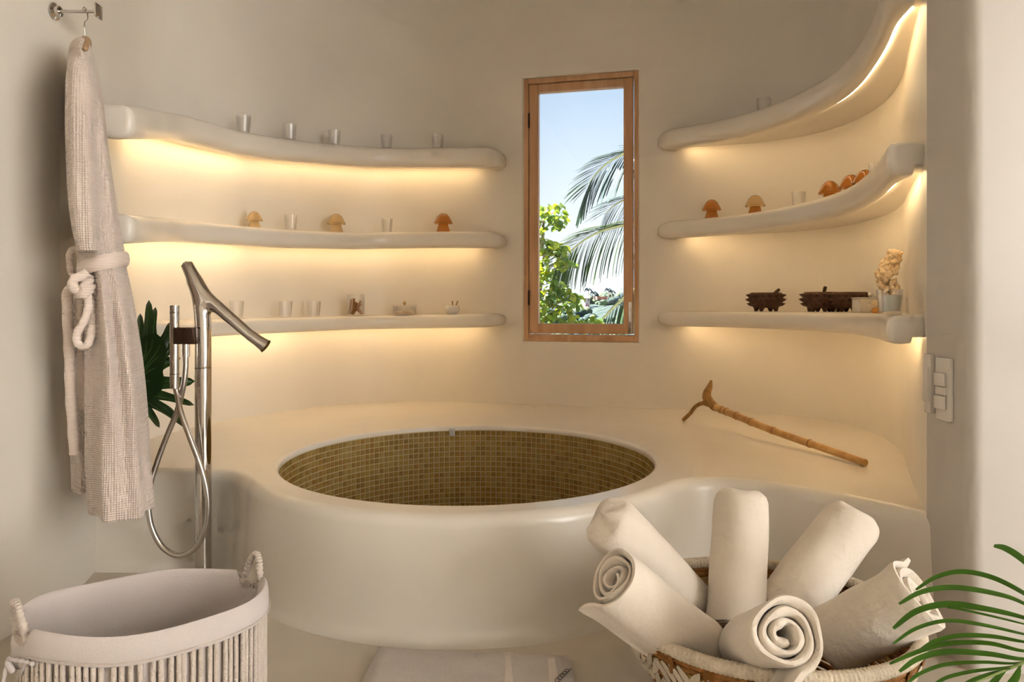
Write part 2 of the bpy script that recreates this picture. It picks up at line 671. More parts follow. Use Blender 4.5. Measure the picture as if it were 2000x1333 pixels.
def win_box(name, s0, s1, z0, z1, n0, n1, m, parent, b=0.003):
    c = wp((s0 + s1) / 2, (z0 + z1) / 2, (n0 + n1) / 2)
    me_v, me_f = box(-(s1 - s0) / 2, (s1 - s0) / 2, -(n1 - n0) / 2, (n1 - n0) / 2, -(z1 - z0) / 2, (z1 - z0) / 2, b)
    me = newmesh(name, me_v, me_f, True, 40)
    o = link(name, me, m)
    R = Matrix.Identity(4)
    R.col[0][:3] = (u2.x, u2.y, 0)
    R.col[1][:3] = (nw.x, nw.y, 0)
    R.col[2][:3] = (0, 0, 1)
    if R.to_3x3().determinant() < 0:
        R.col[0][:3] = (-u2.x, -u2.y, 0)
    o.matrix_world = Matrix.Translation(c) @ R
    if parent is not None:
        o.parent = parent
        o.matrix_parent_inverse = Matrix.Translation(-Vector(parent.location)) if parent.rotation_euler.z == 0 else parent.matrix_basis.inverted()
    return o


fw = 0.030
s0, s1 = 0.002, WW - 0.002
win_box('frame_stile', s0, s0 + fw, WZ0, WZ1, -0.085, -0.008, M_wood, win)
win_box('frame_stile', s1 - fw, s1, WZ0, WZ1, -0.085, -0.008, M_wood, win)
win_box('frame_head', s0 + fw, s1 - fw, WZ1 - fw, WZ1, -0.085, -0.008, M_wood, win)
win_box('frame_sill', s0 + fw, s1 - fw, WZ0, WZ0 + 0.036, -0.085, -0.008, M_wood, win)
sa, sb = s0 + fw + 0.003, s1 - fw - 0.005
za, zb = WZ0 + 0.036 + 0.006, WZ1 - fw - 0.004
sash = win_box('sash', sa, sa + 0.050, za, zb, -0.062, -0.014, M_wood, win)      # hinge stile
sw = 0.050


def sash_piece(name, a, b, c, d, n0, n1, m, bev=0.003):
    o = win_box(name, a, b, c, d, n0, n1, m, None, bev)
    o.parent = sash
    o.matrix_parent_inverse = (Matrix.Translation(-Vector(win.location))).inverted() @ Matrix.Identity(4) if False else Matrix.Identity(4)
    return o


bpy.context.view_layer.update()
for args in (('stile', sb - sw, sb, za, zb, -0.062, -0.014, M_wood),
             ('rail', sa + sw, sb - sw, zb - 0.042, zb, -0.062, -0.014, M_wood),
             ('rail', sa + sw, sb - sw, za, za + 0.054, -0.062, -0.014, M_wood),
             ('pane', sa + sw - 0.006, sb - sw + 0.006, za + 0.048, zb - 0.036, -0.040, -0.036, M_pane),
             ('hinge', sa - 0.005, sa + 0.004, za + 0.155, za + 0.235, -0.018, -0.006, M_darkmetal),
             ('hinge', sa - 0.005, sa + 0.004, zb - 0.235, zb - 0.155, -0.018, -0.006, M_darkmetal),
             ('latch_plate', sb - 0.024, sb - 0.006, za + 0.002, za + 0.170, -0.014, -0.011, M_steel),
             ('latch_bolt', sb - 0.020, sb - 0.010, za + 0.040, za + 0.140, -0.012, -0.003, M_steel)):
    o = win_box(*args[:7], args[7], None, 0.0015 if args[0] in ('pane', 'hinge', 'latch_plate', 'latch_bolt') else 0.003)
    w_ = o.matrix_world.copy()
    o.matrix_basis = w_
    o.parent = sash
    o.matrix_parent_inverse = sash.matrix_world.inverted()
# the sash stands a finger's width open, swung outwards on its left hinges

# ------------------------------------------------------------------ shelves
shelves = {}


def make_shelf(key, label, W, Fp, Z, T, tip_start, tip_end, led_rng, group=None):
    """W wall points, Fp front points, Z top heights, T thickness per station"""
    m = len(W)
    secs = []
    s = [0.0]
    for i in range(1, m):
        s.append(s[-1] + (Fp[i] - Fp[i - 1]).length)
    tot = s[-1]
    tl = 0.085
    stations = []
    for i in range(m):
        k = 1.0
        if tip_start and s[i] < tl:
            k = math.sqrt(max(0.0, 1 - (1 - s[i] / tl) ** 2))
        if tip_end and tot - s[i] < tl:
            k = min(k, math.sqrt(max(0.0, 1 - (1 - (tot - s[i]) / tl) ** 2)))
        stations.append(max(k, 0.02))
    v, f = [], []
    led = []
    for i in range(m):
        k = stations[i]
        d = (Fp[i] - W[i])
        L = d.length
        d.normalize()
        t = T[i] * (0.35 + 0.65 * k)
        zt = Z[i] - (T[i] - t) * 0.5
        L *= k
        r = min(t / 2, max(L * 0.6, 0.004))
        pr = [(-0.05, zt), (L * 0.4, zt), (L - r, zt)]
        for j in range(1, 10):
            a = PI / 2 - PI * j / 10
            ca, sa = math.cos(a), math.sin(a)
            pr.append((L - r + r * abs(ca) ** .72, zt - t / 2 + t / 2 * math.copysign(abs(sa) ** .72, sa)))
        g = 0.018 * (1 if k > 0.98 else 0)
        pr += [(L - r, zt - t), (max(L - r - 0.028, 0.004), zt - t + 0.002), (max(L - r - 0.032, 0.002), zt - t + g), (-0.05, zt - t + g)]
        for o_, z in pr:
            q = W[i] + d * o_
            v.append((q.x, q.y, z))
        n = len(pr)
        lc = W[i] + d * max(L - r - 0.048, 0.02)
        led.append((lc, d, zt - t + g))
    # blunt ends: a few more sections that round over
    rows = [[Vector(q) for q in v[i * n:(i + 1) * n]] for i in range(m)]

    def round_end(row, prev):
        out = []
        tg = sum(((p - q) for p, q in zip(row, prev)), Vector()) / n
        tg.z = 0
        tg.normalize()
        cen = (row[1] + row[n - 1]) / 2
        cen = cen.lerp((row[2] + row[n - 4]) / 2, 0.6)
        R_ = 0.022
        for k_ in range(1, 6):
            a_ = PI / 2 * k_ / 5
            ins = R_ * (1 - math.cos(a_))
            zmid = (row[1].z + row[n - 4].z) / 2
            hh = abs(row[1].z - zmid)
            dv = (row[2] - row[0])
            dv.z = 0
            dv.normalize()
            o2 = (row[2] - row[0]).dot(dv)
            omax = max((p - row[0]).dot(dv) for p in row)
            cur = []
            for p in row:
                w_ = max(0.0, min(1.0, ((p - row[0]).dot(dv) - o2) / max(omax - o2, 1e-4)))
                q_ = p - dv * ins * w_ + tg * R_ * math.sin(a_)
                q_.z = zmid + (p.z - zmid) * (1 - ins / hh)
                cur.append(q_)
            out.append(cur)
        return out
    if not tip_end:
        rows = rows + round_end(rows[-1], rows[-2])
    if not tip_start:
        rows = list(reversed(round_end(rows[0], rows[1]))) + rows
    v = [p for row in rows for p in row]
    mm = len(rows)
    f = []
    for i in range(mm - 1):
        for j in range(n - 1):
            f.append((i * n + j, (i + 1) * n + j, (i + 1) * n + j + 1, i * n + j + 1))
    f.append(tuple(range(n)))
    f.append(tuple((mm - 1) * n + j for j in range(n - 1, -1, -1)))
    bm = bmesh.new()
    vs_ = [bm.verts.new(p) for p in v]
    for q in f:
        bm.faces.new([vs_[i] for i in q])
    bmesh.ops.recalc_face_normals(bm, faces=bm.faces)
    me = bpy.data.meshes.new('plaster_shelf')
    bm.to_mesh(me)
    bm.free()
    me.polygons.foreach_set('use_smooth', [True] * len(me.polygons))
    me.set_sharp_from_angle(angle=math.radians(50))
    sh = link('plaster_shelf', me, M_gloss)
    tag(sh, label, 'shelf', group)
    # warm light strips in the groove behind the front lip
    for lo_r, hi_r, lm in led_rng:
        pts = [(c, d, z) for i, (c, d, z) in enumerate(led) if lo_r * tot <= s[i] <= hi_r * tot]
        v, f = [], []
        for c, d, z in pts:
            for o_, h in ((-0.005, 0.001), (0.005, 0.001), (0.005, -0.004), (-0.005, -0.004)):
                q = c + d * o_
                v.append((q.x, q.y, z + h))
        for i in range(len(pts) - 1):
            for j in range(4):
                j2 = (j + 1) % 4
                f.append((i * 4 + j, i * 4 + j2, (i + 1) * 4 + j2, (i + 1) * 4 + j))
        f.append((0, 1, 2, 3))
        b_ = (len(pts) - 1) * 4
        f.append((b_ + 3, b_ + 2, b_ + 1, b_))
        me = newmesh('light_strip', v, f, False)
        link('light_strip', me, lm, sh)
    shelves[key] = (W, Fp, Z)
    return sh


def shelf_spot(key, px, frac=0.5):
    """a spot on top of a shelf at an image column; frac 0 wall, 1 front"""
    W, Fp, Z = shelves[key]
    best = None
    for i in range(len(W) - 1):
        q0 = W[i].lerp(Fp[i], frac)
        q1 = W[i + 1].lerp(Fp[i + 1], frac)
        a0, a1 = 1000 + F * q0.x / q0.y, 1000 + F * q1.x / q1.y
        if (a0 - px) * (a1 - px) <= 0:
            t = (px - a0) / (a1 - a0) if a1 != a0 else 0
            q = q0.lerp(q1, t)
            best = Vector((q.x, q.y, Z[i] + (Z[i + 1] - Z[i]) * t))
            break
    return best


left_tabs = {
    'lu': ([(140, 195), (204, 200), (262, 208), (375, 227), (475, 256), (554, 270), (640, 280), (737, 288), (850, 288), (975, 286)], 0.106),
    'lm': ([(140, 410), (240, 418), (375, 431), (440, 438), (570, 449), (700, 454), (830, 452), (975, 451)], 0.090),
    'll': ([(140, 640), (330, 630), (430, 624), (550, 621), (700, 617), (850, 615), (975, 612)], 0.074),
}
labels_l = {
    'lu': 'highest plaster shelf left of the window, holding five glasses',
    'lm': 'middle plaster shelf left of the window, holding glass mushrooms and glasses',
    'll': 'lowest plaster shelf left of the window, holding bowl, jar and ribbed glasses'}
dense_l = spline([tuple(p) for p in wl], 3)
dense_n = normals2(dense_l)
for key in ('lu', 'lm', 'll'):
    tab, th = left_tabs[key]
    W, Fp, Z, T = [], [], [], []
    for p, nn in zip(dense_l, dense_n):
        q = p + nn * 0.17
        px = 1000 + F * q.x / q.y
        if px < {'lu': 165, 'lm': 190, 'll': 350}[key]:
            continue
        if px > 975 or q.y < 2.2:
            continue
        W.append(p)
        Fp.append(q)
        Z.append(EYE + (HY - interp(tab, px)) / F * (q.y + 0.02))
        T.append(th)
    # ease the heights
    for _ in range(6):
        Z = [Z[0]] + [(Z[i - 1] + 2 * Z[i] + Z[i + 1]) / 4 for i in range(1, len(Z) - 1)] + [Z[-1]]
    make_shelf(key, labels_l[key], W, Fp, Z, T, False, True, ((0.19, 0.48, M_led), (0.49, 0.94, M_led_dim)), 'plaster shelves on the round wall')

rf = spline([(0.745, 3.745), (0.82, 3.665), (0.97, 3.54), (1.10, 3.36), (1.185, 3.12), (1.225, 2.86), (1.215, 2.64), (1.165, 2.42), (1.105, 2.22), (1.04, 2.05), (0.995, 1.935)], 6)
rw = spline([(0.760, 3.80), (0.90, 3.765), (1.10, 3.71), (1.32, 3.595), (1.50, 3.33), (1.52, 3.05), (1.485, 2.86), (1.405, 2.62), (1.29, 2.37), (1.19, 2.155), (1.10, 1.945)], 6)
for key, z, th, lab in (('ru', 1.763, 0.102, 'highest plaster shelf right of the window, sweeping up out of frame'),
                        ('rm', 1.293, 0.090, 'middle plaster shelf right of the window, holding amber glass mushrooms'),
                        ('rl', 0.832, 0.078, 'lowest plaster shelf right of the window, holding spiky bowls and coral')):
    make_shelf(key, lab, rw, rf, [z] * len(rw), [th] * len(rw), True, False, ((0.06, 0.42, M_led_dim), (0.43, 0.985, M_led)), 'plaster shelves on the round wall')

# ------------------------------------------------------------------ things on the shelves
def copy_tree(o, parent=None):
    c = o.copy()
    COL.objects.link(c)
    c.parent = parent
    for ch in list(o.children):
        copy_tree(ch, c)
    return c


M_amber = mat('amber_glass', (0.78, 0.30, 0.05), 0.06, trans=0.8, ior=1.3, coat=0.5)
M_amber_pale = mat('pale_amber_glass', (0.93, 0.68, 0.36), 0.06, trans=0.85, ior=1.25, coat=0.5)


def tumbler_mesh(r0, r1, h, n=28, ribs=0):
    pr = [(0.0, 0.003), (r0 * 0.9, 0.003), (r0, 0.0), (r0 + (r1 - r0) * .5, h * .5), (r1, h - .001), (r1 - .0009, h), (r1 - .0018, h - .001),
          (r0 + (r1 - r0) * .5 - .0018, h * .5), (r0 - .0022, 0.009), (0.0, 0.008)]
    nn = n * (2 if ribs else 1)
    v, f = lathe(pr, nn)
    if ribs:
        v = [(x * (1 + .035 * (1 if (i % nn) % 4 < 2 else -1)) if .003 < z < h - .002 and i < nn * 5 else x,
              y * (1 + .035 * (1 if (i % nn) % 4 < 2 else -1)) if .003 < z < h - .002 and i < nn * 5 else y, z) for i, (x, y, z) in enumerate(v)]
    me = newmesh('drinking_glass', v, f, True, 35)
    me.materials.append(M_glass)
    return me


glass_plain = tumbler_mesh(0.025, 0.0315, 0.076)
glass_rib = tumbler_mesh(0.026, 0.0325, 0.080, ribs=1)


def put(me, spot, label, cat, group=None, s=1.0, rz=0.0, name=None):
    o = link(name or me.name.split('.')[0], me)
    o.location = spot
    o.scale = (s, s, s)
    o.rotation_euler.z = rz
    return tag(o, label, cat, group)


for px, lab in ((476, 'empty clear glass, first from the robe on the highest left shelf'),
                (566, 'empty clear glass, second from the robe on the highest left shelf'),
                (653, 'empty clear glass at the middle of the highest left shelf'),
                (755, 'empty clear glass, second from the tip of the highest left shelf'),
                (855, 'empty clear glass nearest the tip of the highest left shelf')):
    put(glass_rib, shelf_spot('lu', px, 0.60), lab, 'glass', 'glasses on the shelves')
for px, lab in ((568, 'clear glass between the two pale glass mushrooms on the middle left shelf'),
                (756, 'clear glass between pale and dark glass mushrooms on the middle left shelf')):
    put(glass_plain, shelf_spot('lm', px, 0.62), lab, 'glass', 'glasses on the shelves')
for px, lab in ((462, 'ribbed clear glass half hidden behind the tap spout'),
                (558, 'ribbed clear glass just right of the tap spout on lowest shelf'),
                (614, 'ribbed clear glass left of the cinnamon jar')):
    put(glass_rib, shelf_spot('ll', px, 0.60), lab, 'glass', 'glasses on the shelves')
put(glass_rib, shelf_spot('ru', 1492, 0.55), 'clear glass on the highest right shelf, only its rim showing', 'glass', 'glasses on the shelves', 1.05)
put(glass_plain, shelf_spot('rm', 1560, 0.60), 'clear glass between amber glass mushrooms on the middle right shelf', 'glass', 'glasses on the shelves')
put(glass_rib, shelf_spot('rm', 1716, 0.45), 'clear glass at the near end of the middle right shelf', 'glass', 'glasses on the shelves', 1.05)


def mushroom(spot, label, s, m_cap, m_stem):
    t = empty('glass_mushroom', spot)
    tag(t, label, 'ornament', 'small glass mushrooms on the shelves')
    k = s
    stem = [(0.0, 0), (0.034 * k, 0), (0.035 * k, 0.003 * k), (0.030 * k, 0.02 * k), (0.025 * k, 0.036 * k), (0.022 * k, 0.046 * k), (0, 0.046 * k)]
    cap = [(0.0, 0.038 * k), (0.024 * k, 0.038 * k), (0.044 * k, 0.040 * k), (0.0475 * k, 0.043 * k), (0.046 * k, 0.049 * k), (0.038 * k, 0.064 * k), (0.030 * k, 0.079 * k),
           (0.020 * k, 0.090 * k), (0.010 * k, 0.095 * k), (0, 0.0965 * k)]
    for nm, pr, mm in (('stem', stem, m_stem), ('cap', cap, m_cap)):
        v, f = lathe(pr, 32)
        link(nm, newmesh(nm, v, f, True, 60), mm, t)


mushroom(shelf_spot('lm', 497, 0.6), 'smallest pale glass mushroom on the middle left shelf', 0.80, M_amber_pale, M_amber_pale)
mushroom(shelf_spot('lm', 657, 0.6), 'pale glass mushroom with light cap between two clear glasses', 1.02, M_amber_pale, M_amber_pale)
mushroom(shelf_spot('lm', 866, 0.6), 'amber glass mushroom nearest the tip of the middle left shelf', 1.08, M_amber, M_amber)
mushroom(shelf_spot('rm', 1390, 0.6), 'amber glass mushroom nearest the window on the middle right shelf', 1.0, M_amber, M_amber)
mushroom(shelf_spot('rm', 1475, 0.6), 'pale capped glass mushroom, second from the window on the right shelf', 1.0, M_amber_pale, M_amber)
mushroom(shelf_spot('rm', 1621, 0.55), 'amber glass mushroom right of the clear glass, middle of the right shelf', 1.0, M_amber, M_amber)
mushroom(shelf_spot('rm', 1662, 0.50), 'amber glass mushroom half sunk behind the shelf edge, second from its near end', 1.0, M_amber, M_amber)
mushroom(shelf_spot('rm', 1690, 0.45), 'amber glass mushroom closest to the near end of the right shelf', 1.0, M_amber, M_amber)

# jar with cinnamon sticks
M_cinn = mat('cinnamon_bark', (0.42, 0.155, 0.035), 0.6, bump=0.4, bscale=60, var=0.35, vscale=25)
sp = shelf_spot('ll', 695, 0.6)
jar = empty('glass_jar', sp)
tag(jar, 'clear cylindrical glass jar around a bundle of cinnamon sticks', 'jar')
v, f = lathe([(0, .002), (.046, .002), (.047, .004), (.047, .112), (.0455, .113), (.0452, .111), (.0452, .007), (0, .007)], 36)
link('body', newmesh('body', v, f, True, 35), M_glass, jar)
for i, (x0, y0, x1, y1, h) in enumerate(((-.033, 0, -.026, .0, .088), (-.020, .012, .030, .0, .062), (.030, .010, -.010, .012, .072), (-.012, -.012, .030, -.014, .078),
                                         (-.026, -.006, .004, .010, .070), (.036, -.006, .006, -.010, .036), (-.022, .016, -.014, .018, .092))):
    v, f = [], []
    a = Vector((x0, y0, 0.009))
    b = Vector((x1, y1, h))
    tv_, tf_ = tube([a, a.lerp(b, .5), b], [.0065, .0062, .0065], 8)
    o = link('cinnamon_stick', newmesh('cinnamon_stick', tv_, tf_, True, 40), M_cinn)
    o.location = sp
    places = ('leaning upright against the left of the jar', 'crossing low to the right in the jar', 'crossing behind to the left in the jar', 'leaning right at the front of the jar',
              'slanting across the middle of the jar', 'short and tilted at the right foot of the jar', 'standing tallest at the back of the jar')
    tag(o, 'brown cinnamon stick ' + places[i], 'cinnamon stick', 'cinnamon sticks in the jar')

# round glass box with a lid
sp = shelf_spot('ll', 790, 0.58)
gb = empty('lidded_glass_box', sp)
tag(gb, 'low clear glass box with flat lid and round brass knob', 'box')
v, f = lathe([(0, .002), (.062, .002), (.064, .005), (.064, .048), (.062, .048), (.062, .007), (0, .007)], 36)
link('body', newmesh('body', v, f, True, 35), M_glass, gb)
v, f = lathe([(0, .049), (.066, .049), (.067, .051), (.066, .054), (0, .054)], 36)
link('lid', newmesh('lid', v, f, True, 35), glass_mat('lid_glass', (0.97, 0.93, 0.86), .3), gb)
v, f = lathe([(.003, .054), (.004, .058), (.008, .061), (.010, .067), (.008, .073), (.004, .0765), (0, .077)], 20)
link('knob', newmesh('knob', v, f, True), mat('brass_knob', (.55, .42, .20), .15, 1.0), gb)
v, f = lathe([(0, .008), (.058, .008), (.057, .013), (.04, .018), (.02, .020), (0, .0205)], 30)
v = [(x, y, z + (.006 * noise.noise(Vector((x * 60, y * 60, 1))) if z > .0081 else 0)) for x, y, z in v]
link('salt', newmesh('salt', v, f, True), mat('bath_salt', (.78, .60, .42), .9, bump=.6, bscale=200), gb)

# white bowl with two sticks
sp = shelf_spot('ll', 883, 0.58)
M_ceram = mat('white_ceramic', (0.80, 0.76, 0.70), 0.25)
wb = empty('white_bowl', sp)
tag(wb, 'small rounded white bowl with two sticks standing in it', 'bowl')
v, f = lathe([(0, 0), (.020, 0), (.026, .002), (.036, .011), (.041, .023), (.041, .034), (.037, .046), (.034, .048), (.033, .046), (.036, .034), (.034, .02), (.02, .010), (0, .009)], 36)
link('body', newmesh('body', v, f, True), M_ceram, wb)
for x0, x1 in ((.006, .001), (.012, .030)):
    tv_, tf_ = tube([(x0, 0, .012), ((x0 + x1) / 2, 0, .045), (x1, 0, .073)], [.0022, .0026, .0042], 8)
    o = link('wooden_stick', newmesh('wooden_stick', tv_, tf_, True, 50), mat('stick_wood', (.36, .20, .06), .6))
    o.location = sp
    tag(o, 'thin wooden stick leaning right in the white bowl' if x1 > .02 else 'thin wooden stick standing upright in the white bowl', 'stick', 'sticks in the white bowl')

# spiky dark wooden bowls
M_dark = mat('dark_wood', (0.085, 0.034, 0.014), 0.6, bump=0.3, bscale=60, var=0.4, vscale=30)


def spiky_bowl(spot, label, pest, s=1.0, nfeet=4, ry=0.72, rz=0.0):
    t = empty('spiky_bowl', spot)
    t.rotation_euler.z = rz
    tag(t, label, 'bowl', 'spiky dark wooden bowls on the lowest right shelf')
    h0, h1 = 0.016 * s, 0.086 * s
    pr = [(0, h0), (.055, h0), (.068, h0 + .010 * s), (.078, h0 + .03 * s), (.080, h0 + .045 * s), (.076, h1 - .006), (.070, h1), (.062, h1), (.062, h1 - .012), (0.05, h0 + .02), (0, h0 + .012)]
    v, f = lathe([(r * s, z) for r, z in pr], 40)
    v = [(x, y * ry, z) for x, y, z in v]
    link('body', newmesh('body', v, f, True, 60), M_dark, t)
    sk = MB()
    for row, (z, r, off) in enumerate(((h0 + .016 * s, .072, 0), (h0 + .036 * s, .079, .5), (h0 + .056 * s, .077, 0))):
        for k in range(15):
            a = 2 * PI * (k + off) / 15
            c, sn = math.cos(a), math.sin(a)
            base = Vector((r * s * c * .97, r * s * sn * ry * .97, z))
            nrm = Vector((c * ry, sn, .15)).normalized()
            tip = base + nrm * .018 * s
            tv_, tf_ = tube([base, base.lerp(tip, .5), tip], [.0095 * s, .0058 * s, .0010], 7)
            sk.add(tv_, tf_)
    sk.build('studs', M_dark, t, 50)
    for k in range(nfeet):
        a = 2 * PI * (k + .5) / nfeet
        x, y = .050 * s * math.cos(a), .050 * s * math.sin(a) * ry
        tv_, tf_ = tube([(x * .95, y * .95, h0 + .006), (x, y, h0 * .5), (x * 1.06, y * 1.06, 0)], [.016 * s, .010 * s, .006 * s], 8)
        link('foot', newmesh('foot', tv_, tf_, True, 50), M_dark, t)
    if pest:
        a = Vector((pest[0], -.01, h1 - .03))
        b = Vector((pest[1], -.015, h1 + pest[2]))
        tv_, tf_ = tube([a, a.lerp(b, .5), a.lerp(b, .9), b], [.006, .0065, .008, .006], 10)
        link('pestle', newmesh('pestle', tv_, tf_, True, 60), M_dark, t)


spiky_bowl(shelf_spot('rl', 1496, 0.62), 'spiky dark wooden bowl standing alone nearest the window', (.00, .060, .016), 1.03, 4, rz=0.15)
spiky_bowl(shelf_spot('rl', 1604, 0.55), 'middle spiky dark bowl with a short upright pestle', (.0, .012, .024), 1.0, 6)
spiky_bowl(shelf_spot('rl', 1660, 0.30), 'spiky dark bowl partly hidden behind the pale glass box', None, 0.98, 6)

# pale glass box, candle glass, coral and dried flower at the near end
sp = shelf_spot('rl', 1690, 0.55)
gx = empty('pale_glass_box', sp)
tag(gx, 'pale cloudy glass box with knobbed lid between bowl and coral', 'box')
M_milk = mat('cloudy_glass', (0.82, 0.74, 0.62), 0.15, trans=0.25)
v, f = box(-.036, .036, -.034, .034, 0, .052, .003)
o = link('body', newmesh('body', v, f, True, 40), M_milk, gx)
v, f = box(-.038, .038, -.036, .036, .0525, .057, .002)
link('lid', newmesh('lid', v, f, True, 40), M_milk, gx)
v, f = lathe([(.002, .057), (.003, .060), (.007, .063), (.0085, .068), (.007, .073), (0, .0765)], 20, .018)
link('knob', newmesh('knob', v, f, True), M_chrome, gx)

sp = shelf_spot('rl', 1738, 0.80)
cg = empty('candle_glass', sp)
tag(cg, 'thick tapered glass holding white wax at the shelf end', 'candle')
cgm = tumbler_mesh(0.028, 0.034, 0.070)
link('glass', cgm, None, cg)
v, f = lathe([(0, .0095), (.0255, .0095), (.0305, .054), (0, .0545)], 28)
link('wax', newmesh('wax', v, f, True, 40), mat('white_wax', (.86, .82, .74), .5, sss=.2), cg)
tv_, tf_ = tube([(0, 0, .054), (.001, 0, .062)], .0008, 6)
link('wick', newmesh('wick', tv_, tf_), M_dark, cg)

M_coral = mat('cream_coral', (0.86, 0.62, 0.34), 0.7, bump=0.5, bscale=90, col2=(0.93, 0.76, 0.52), vscale=30)
sp = shelf_spot('rl', 1737, 0.42)
bm = bmesh.new()
rnd = random.Random(3)
for i in range(210):
    h = rnd.random() ** 0.8 * 0.20
    ax = -0.014 + 0.024 * (h / .2) + .010 * math.sin(h * 40)
    w = 0.034 * (1 - (h / .2) ** 3 * .45)
    a, rr_ = rnd.random() * 2 * PI, w * math.sqrt(rnd.random())
    s_ = rnd.uniform(.005, .0115)
    Mx = Matrix.Translation((ax + rr_ * math.cos(a), rr_ * math.sin(a) * .8, h + .012)) @ Matrix.Rotation(rnd.random() * 3, 4, 'Y') @ Matrix.Diagonal((s_, s_, s_ * rnd.uniform(1, 1.7), 1))
    bmesh.ops.create_icosphere(bm, subdivisions=1, radius=1.0, matrix=Mx)
me = bpy.data.meshes.new('coral')
bm.to_mesh(me)
bm.free()
me.polygons.foreach_set('use_smooth', [True] * len(me.polygons))
co = link('coral', me, M_coral)
co.location = sp
rm = co.modifiers.new('merge', 'REMESH')
rm.mode = 'VOXEL'
rm.voxel_size = 0.0022
tag(co, 'tall knobbly cream coral piece standing against the right wall', 'coral')
# flower-like dried head by the foot of the coral
sp = shelf_spot('rl', 1713, 0.72)
mb = MB()
for k in range(34):
    a = 2 * PI * k / 34 * 2.6
    tl_ = .26 + 1.0 * (k / 34)
    d_ = Vector((math.cos(a) * math.sin(tl_), math.sin(a) * math.sin(tl_), math.cos(tl_)))
    b0 = Vector((0, 0, .018))
    tv_, tf_ = tube([b0, b0 + d_ * .012, b0 + d_ * (.022 + .004 * (k % 3))], [.003, .0042, .0012], 6)
    mb.add(tv_, tf_)
fl = mb.build('dried_flower', M_coral, None, 60)
fl.location = sp
v, f = lathe([(0, 0), (.016, 0), (.018, .008), (.012, .018), (0, .02)], 16)
link('base', newmesh('base', v, f, True), mat('flower_heart', (.62, .27, .05), .7), fl)
tag(fl, 'small cream dried flower head with orange heart at the coral foot', 'flower')

# ------------------------------------------------------------------ cane on the ledge
M_cane = mat('bamboo_cane', (0.62, 0.36, 0.12), 0.4, bump=0.15, bscale=30, var=0.25, vscale=20, col2=(0.46, 0.22, 0.06))
M_root = mat('bamboo_root', (0.50, 0.25, 0.07), 0.6, bump=0.9, bscale=160, var=0.35, vscale=60)
c0 = Vector((1.172, 2.415, LZ + .013))
c1 = P(1391, 794, 3.22)
cane = empty('walking_cane', c0)
tag(cane, 'knotted bamboo cane with forked root handle lying on the ledge', 'cane')
path, rads = [], []
N_ = 60
nodes_t = [1 - (x - 1391) / (1690 - 1391) for x in (1411, 1424, 1449, 1484, 1531, 1599)]
for i in range(N_ + 1):
    t = i / N_
    q = c0.lerp(c1, t)
    q += Vector((.004 * math.sin(t * 9), 0, -.006 * math.sin(t * PI)))
    r = 0.0125 + 0.0035 * t
    for nt_ in nodes_t:
        r += .0022 * math.exp(-((t - nt_) / .008) ** 2)
    path.append(q - c0)
    rads.append(r)
tv_, tf_ = tube(path, rads, 14)
link('shaft', newmesh('shaft', tv_, tf_, True, 60), M_cane, cane)
M_ring = mat('cane_node', (0.22, 0.10, 0.03), 0.6)
for nt_ in nodes_t:
    i = int(nt_ * N_)
    tv_, tf_ = tube([path[i] + (path[i + 1] - path[i]) * -.12, path[i] + (path[i + 1] - path[i]) * .12], rads[i] + .0009, 14)
    link('node_ring', newmesh('node_ring', tv_, tf_, True, 40), M_ring, cane)
pr1 = [P(1398, 797, 3.20), P(1389, 789, 3.23), P(1381, 778, 3.25), P(1381, 768, 3.26), P(1386, 756, 3.27), P(1389, 744, 3.28)]
pth = spline([p - c0 for p in pr1], 6)
rp_ = [interp([(0, .018), (.35, .021), (.6, .018), (.8, .013), (1, .005)], i / (len(pth) - 1)) + .001 * math.sin(i * 2.4) for i in range(len(pth))]
tv_, tf_ = tube(pth, rp_, 14)
link('root_knob', newmesh('root_knob', tv_, tf_, True, 70), M_root, cane)
pr2 = [P(1386, 791, 3.24), P(1372, 788, 3.28), P(1358, 795, 3.32), P(1348, 808, 3.36), P(1334, 821, 3.385)]
pth = spline([p - c0 for p in pr2], 6)
rp_ = [interp([(0, .012), (.3, .0095), (1, .0085)], i / (len(pth) - 1)) + .0008 * math.sin(i * 2.6) for i in range(len(pth))]
tv_, tf_ = tube(pth, rp_, 12)
link('prong', newmesh('prong', tv_, tf_, True, 70), M_root, cane)
q = P(1404, 806, 3.19) - c0
tv_, tf_ = tube([q + Vector((0, 0, .015)), q + Vector((.001, -.004, -.003))], [.006, .004], 8)
link('root_stub', newmesh('root_stub', tv_, tf_, True, 60), M_root, cane)

# ------------------------------------------------------------------ switch plates on the right jamb
jw = 1.066


def switch_plate(name, label, y0, y1, z0, z1, dep, rockers):
    t = empty(name, (jw, (y0 + y1) / 2, (z0 + z1) / 2))
    tag(t, label, 'switch')
    hy, hz = (y1 - y0) / 2, (z1 - z0) / 2
    v, f = box(-dep, 0.0, -hy, hy, -hz, hz, .003)
    link('plate', newmesh('plate', v, f, True, 40), M_white_plastic, t)
    for (a, b, ww, out, tilt) in rockers:
        v, f = box(-.006, .004, -ww, ww, -(b - a) / 2, (b - a) / 2, .0015)
        o = link('rocker', newmesh('rocker', v, f, True, 40), M_white_plastic, t)
        o.location = (-dep - out, 0, (a + b) / 2)
        o.rotation_euler.y = tilt
    return t


zc = lambda py, d: EYE + (HY - py) / F * d
switch_plate('light_switch', 'flat white switch plate with one long rocker, below the shelf end', 1.832, 1.862, zc(808, 1.84), zc(692, 1.84), .013, [(-.045, .042, .010, -.001, .03)])
switch_plate('switch_panel', 'rounded white switch panel with two raised rockers, nearest the wall corner', 1.755, 1.815, zc(822, 1.785), zc(699, 1.785), .010,
             [(.008, .040, .018, .006, 0), (-.048, -.016, .018, .006, 0), (-.014, .006, .018, .002, 0)])

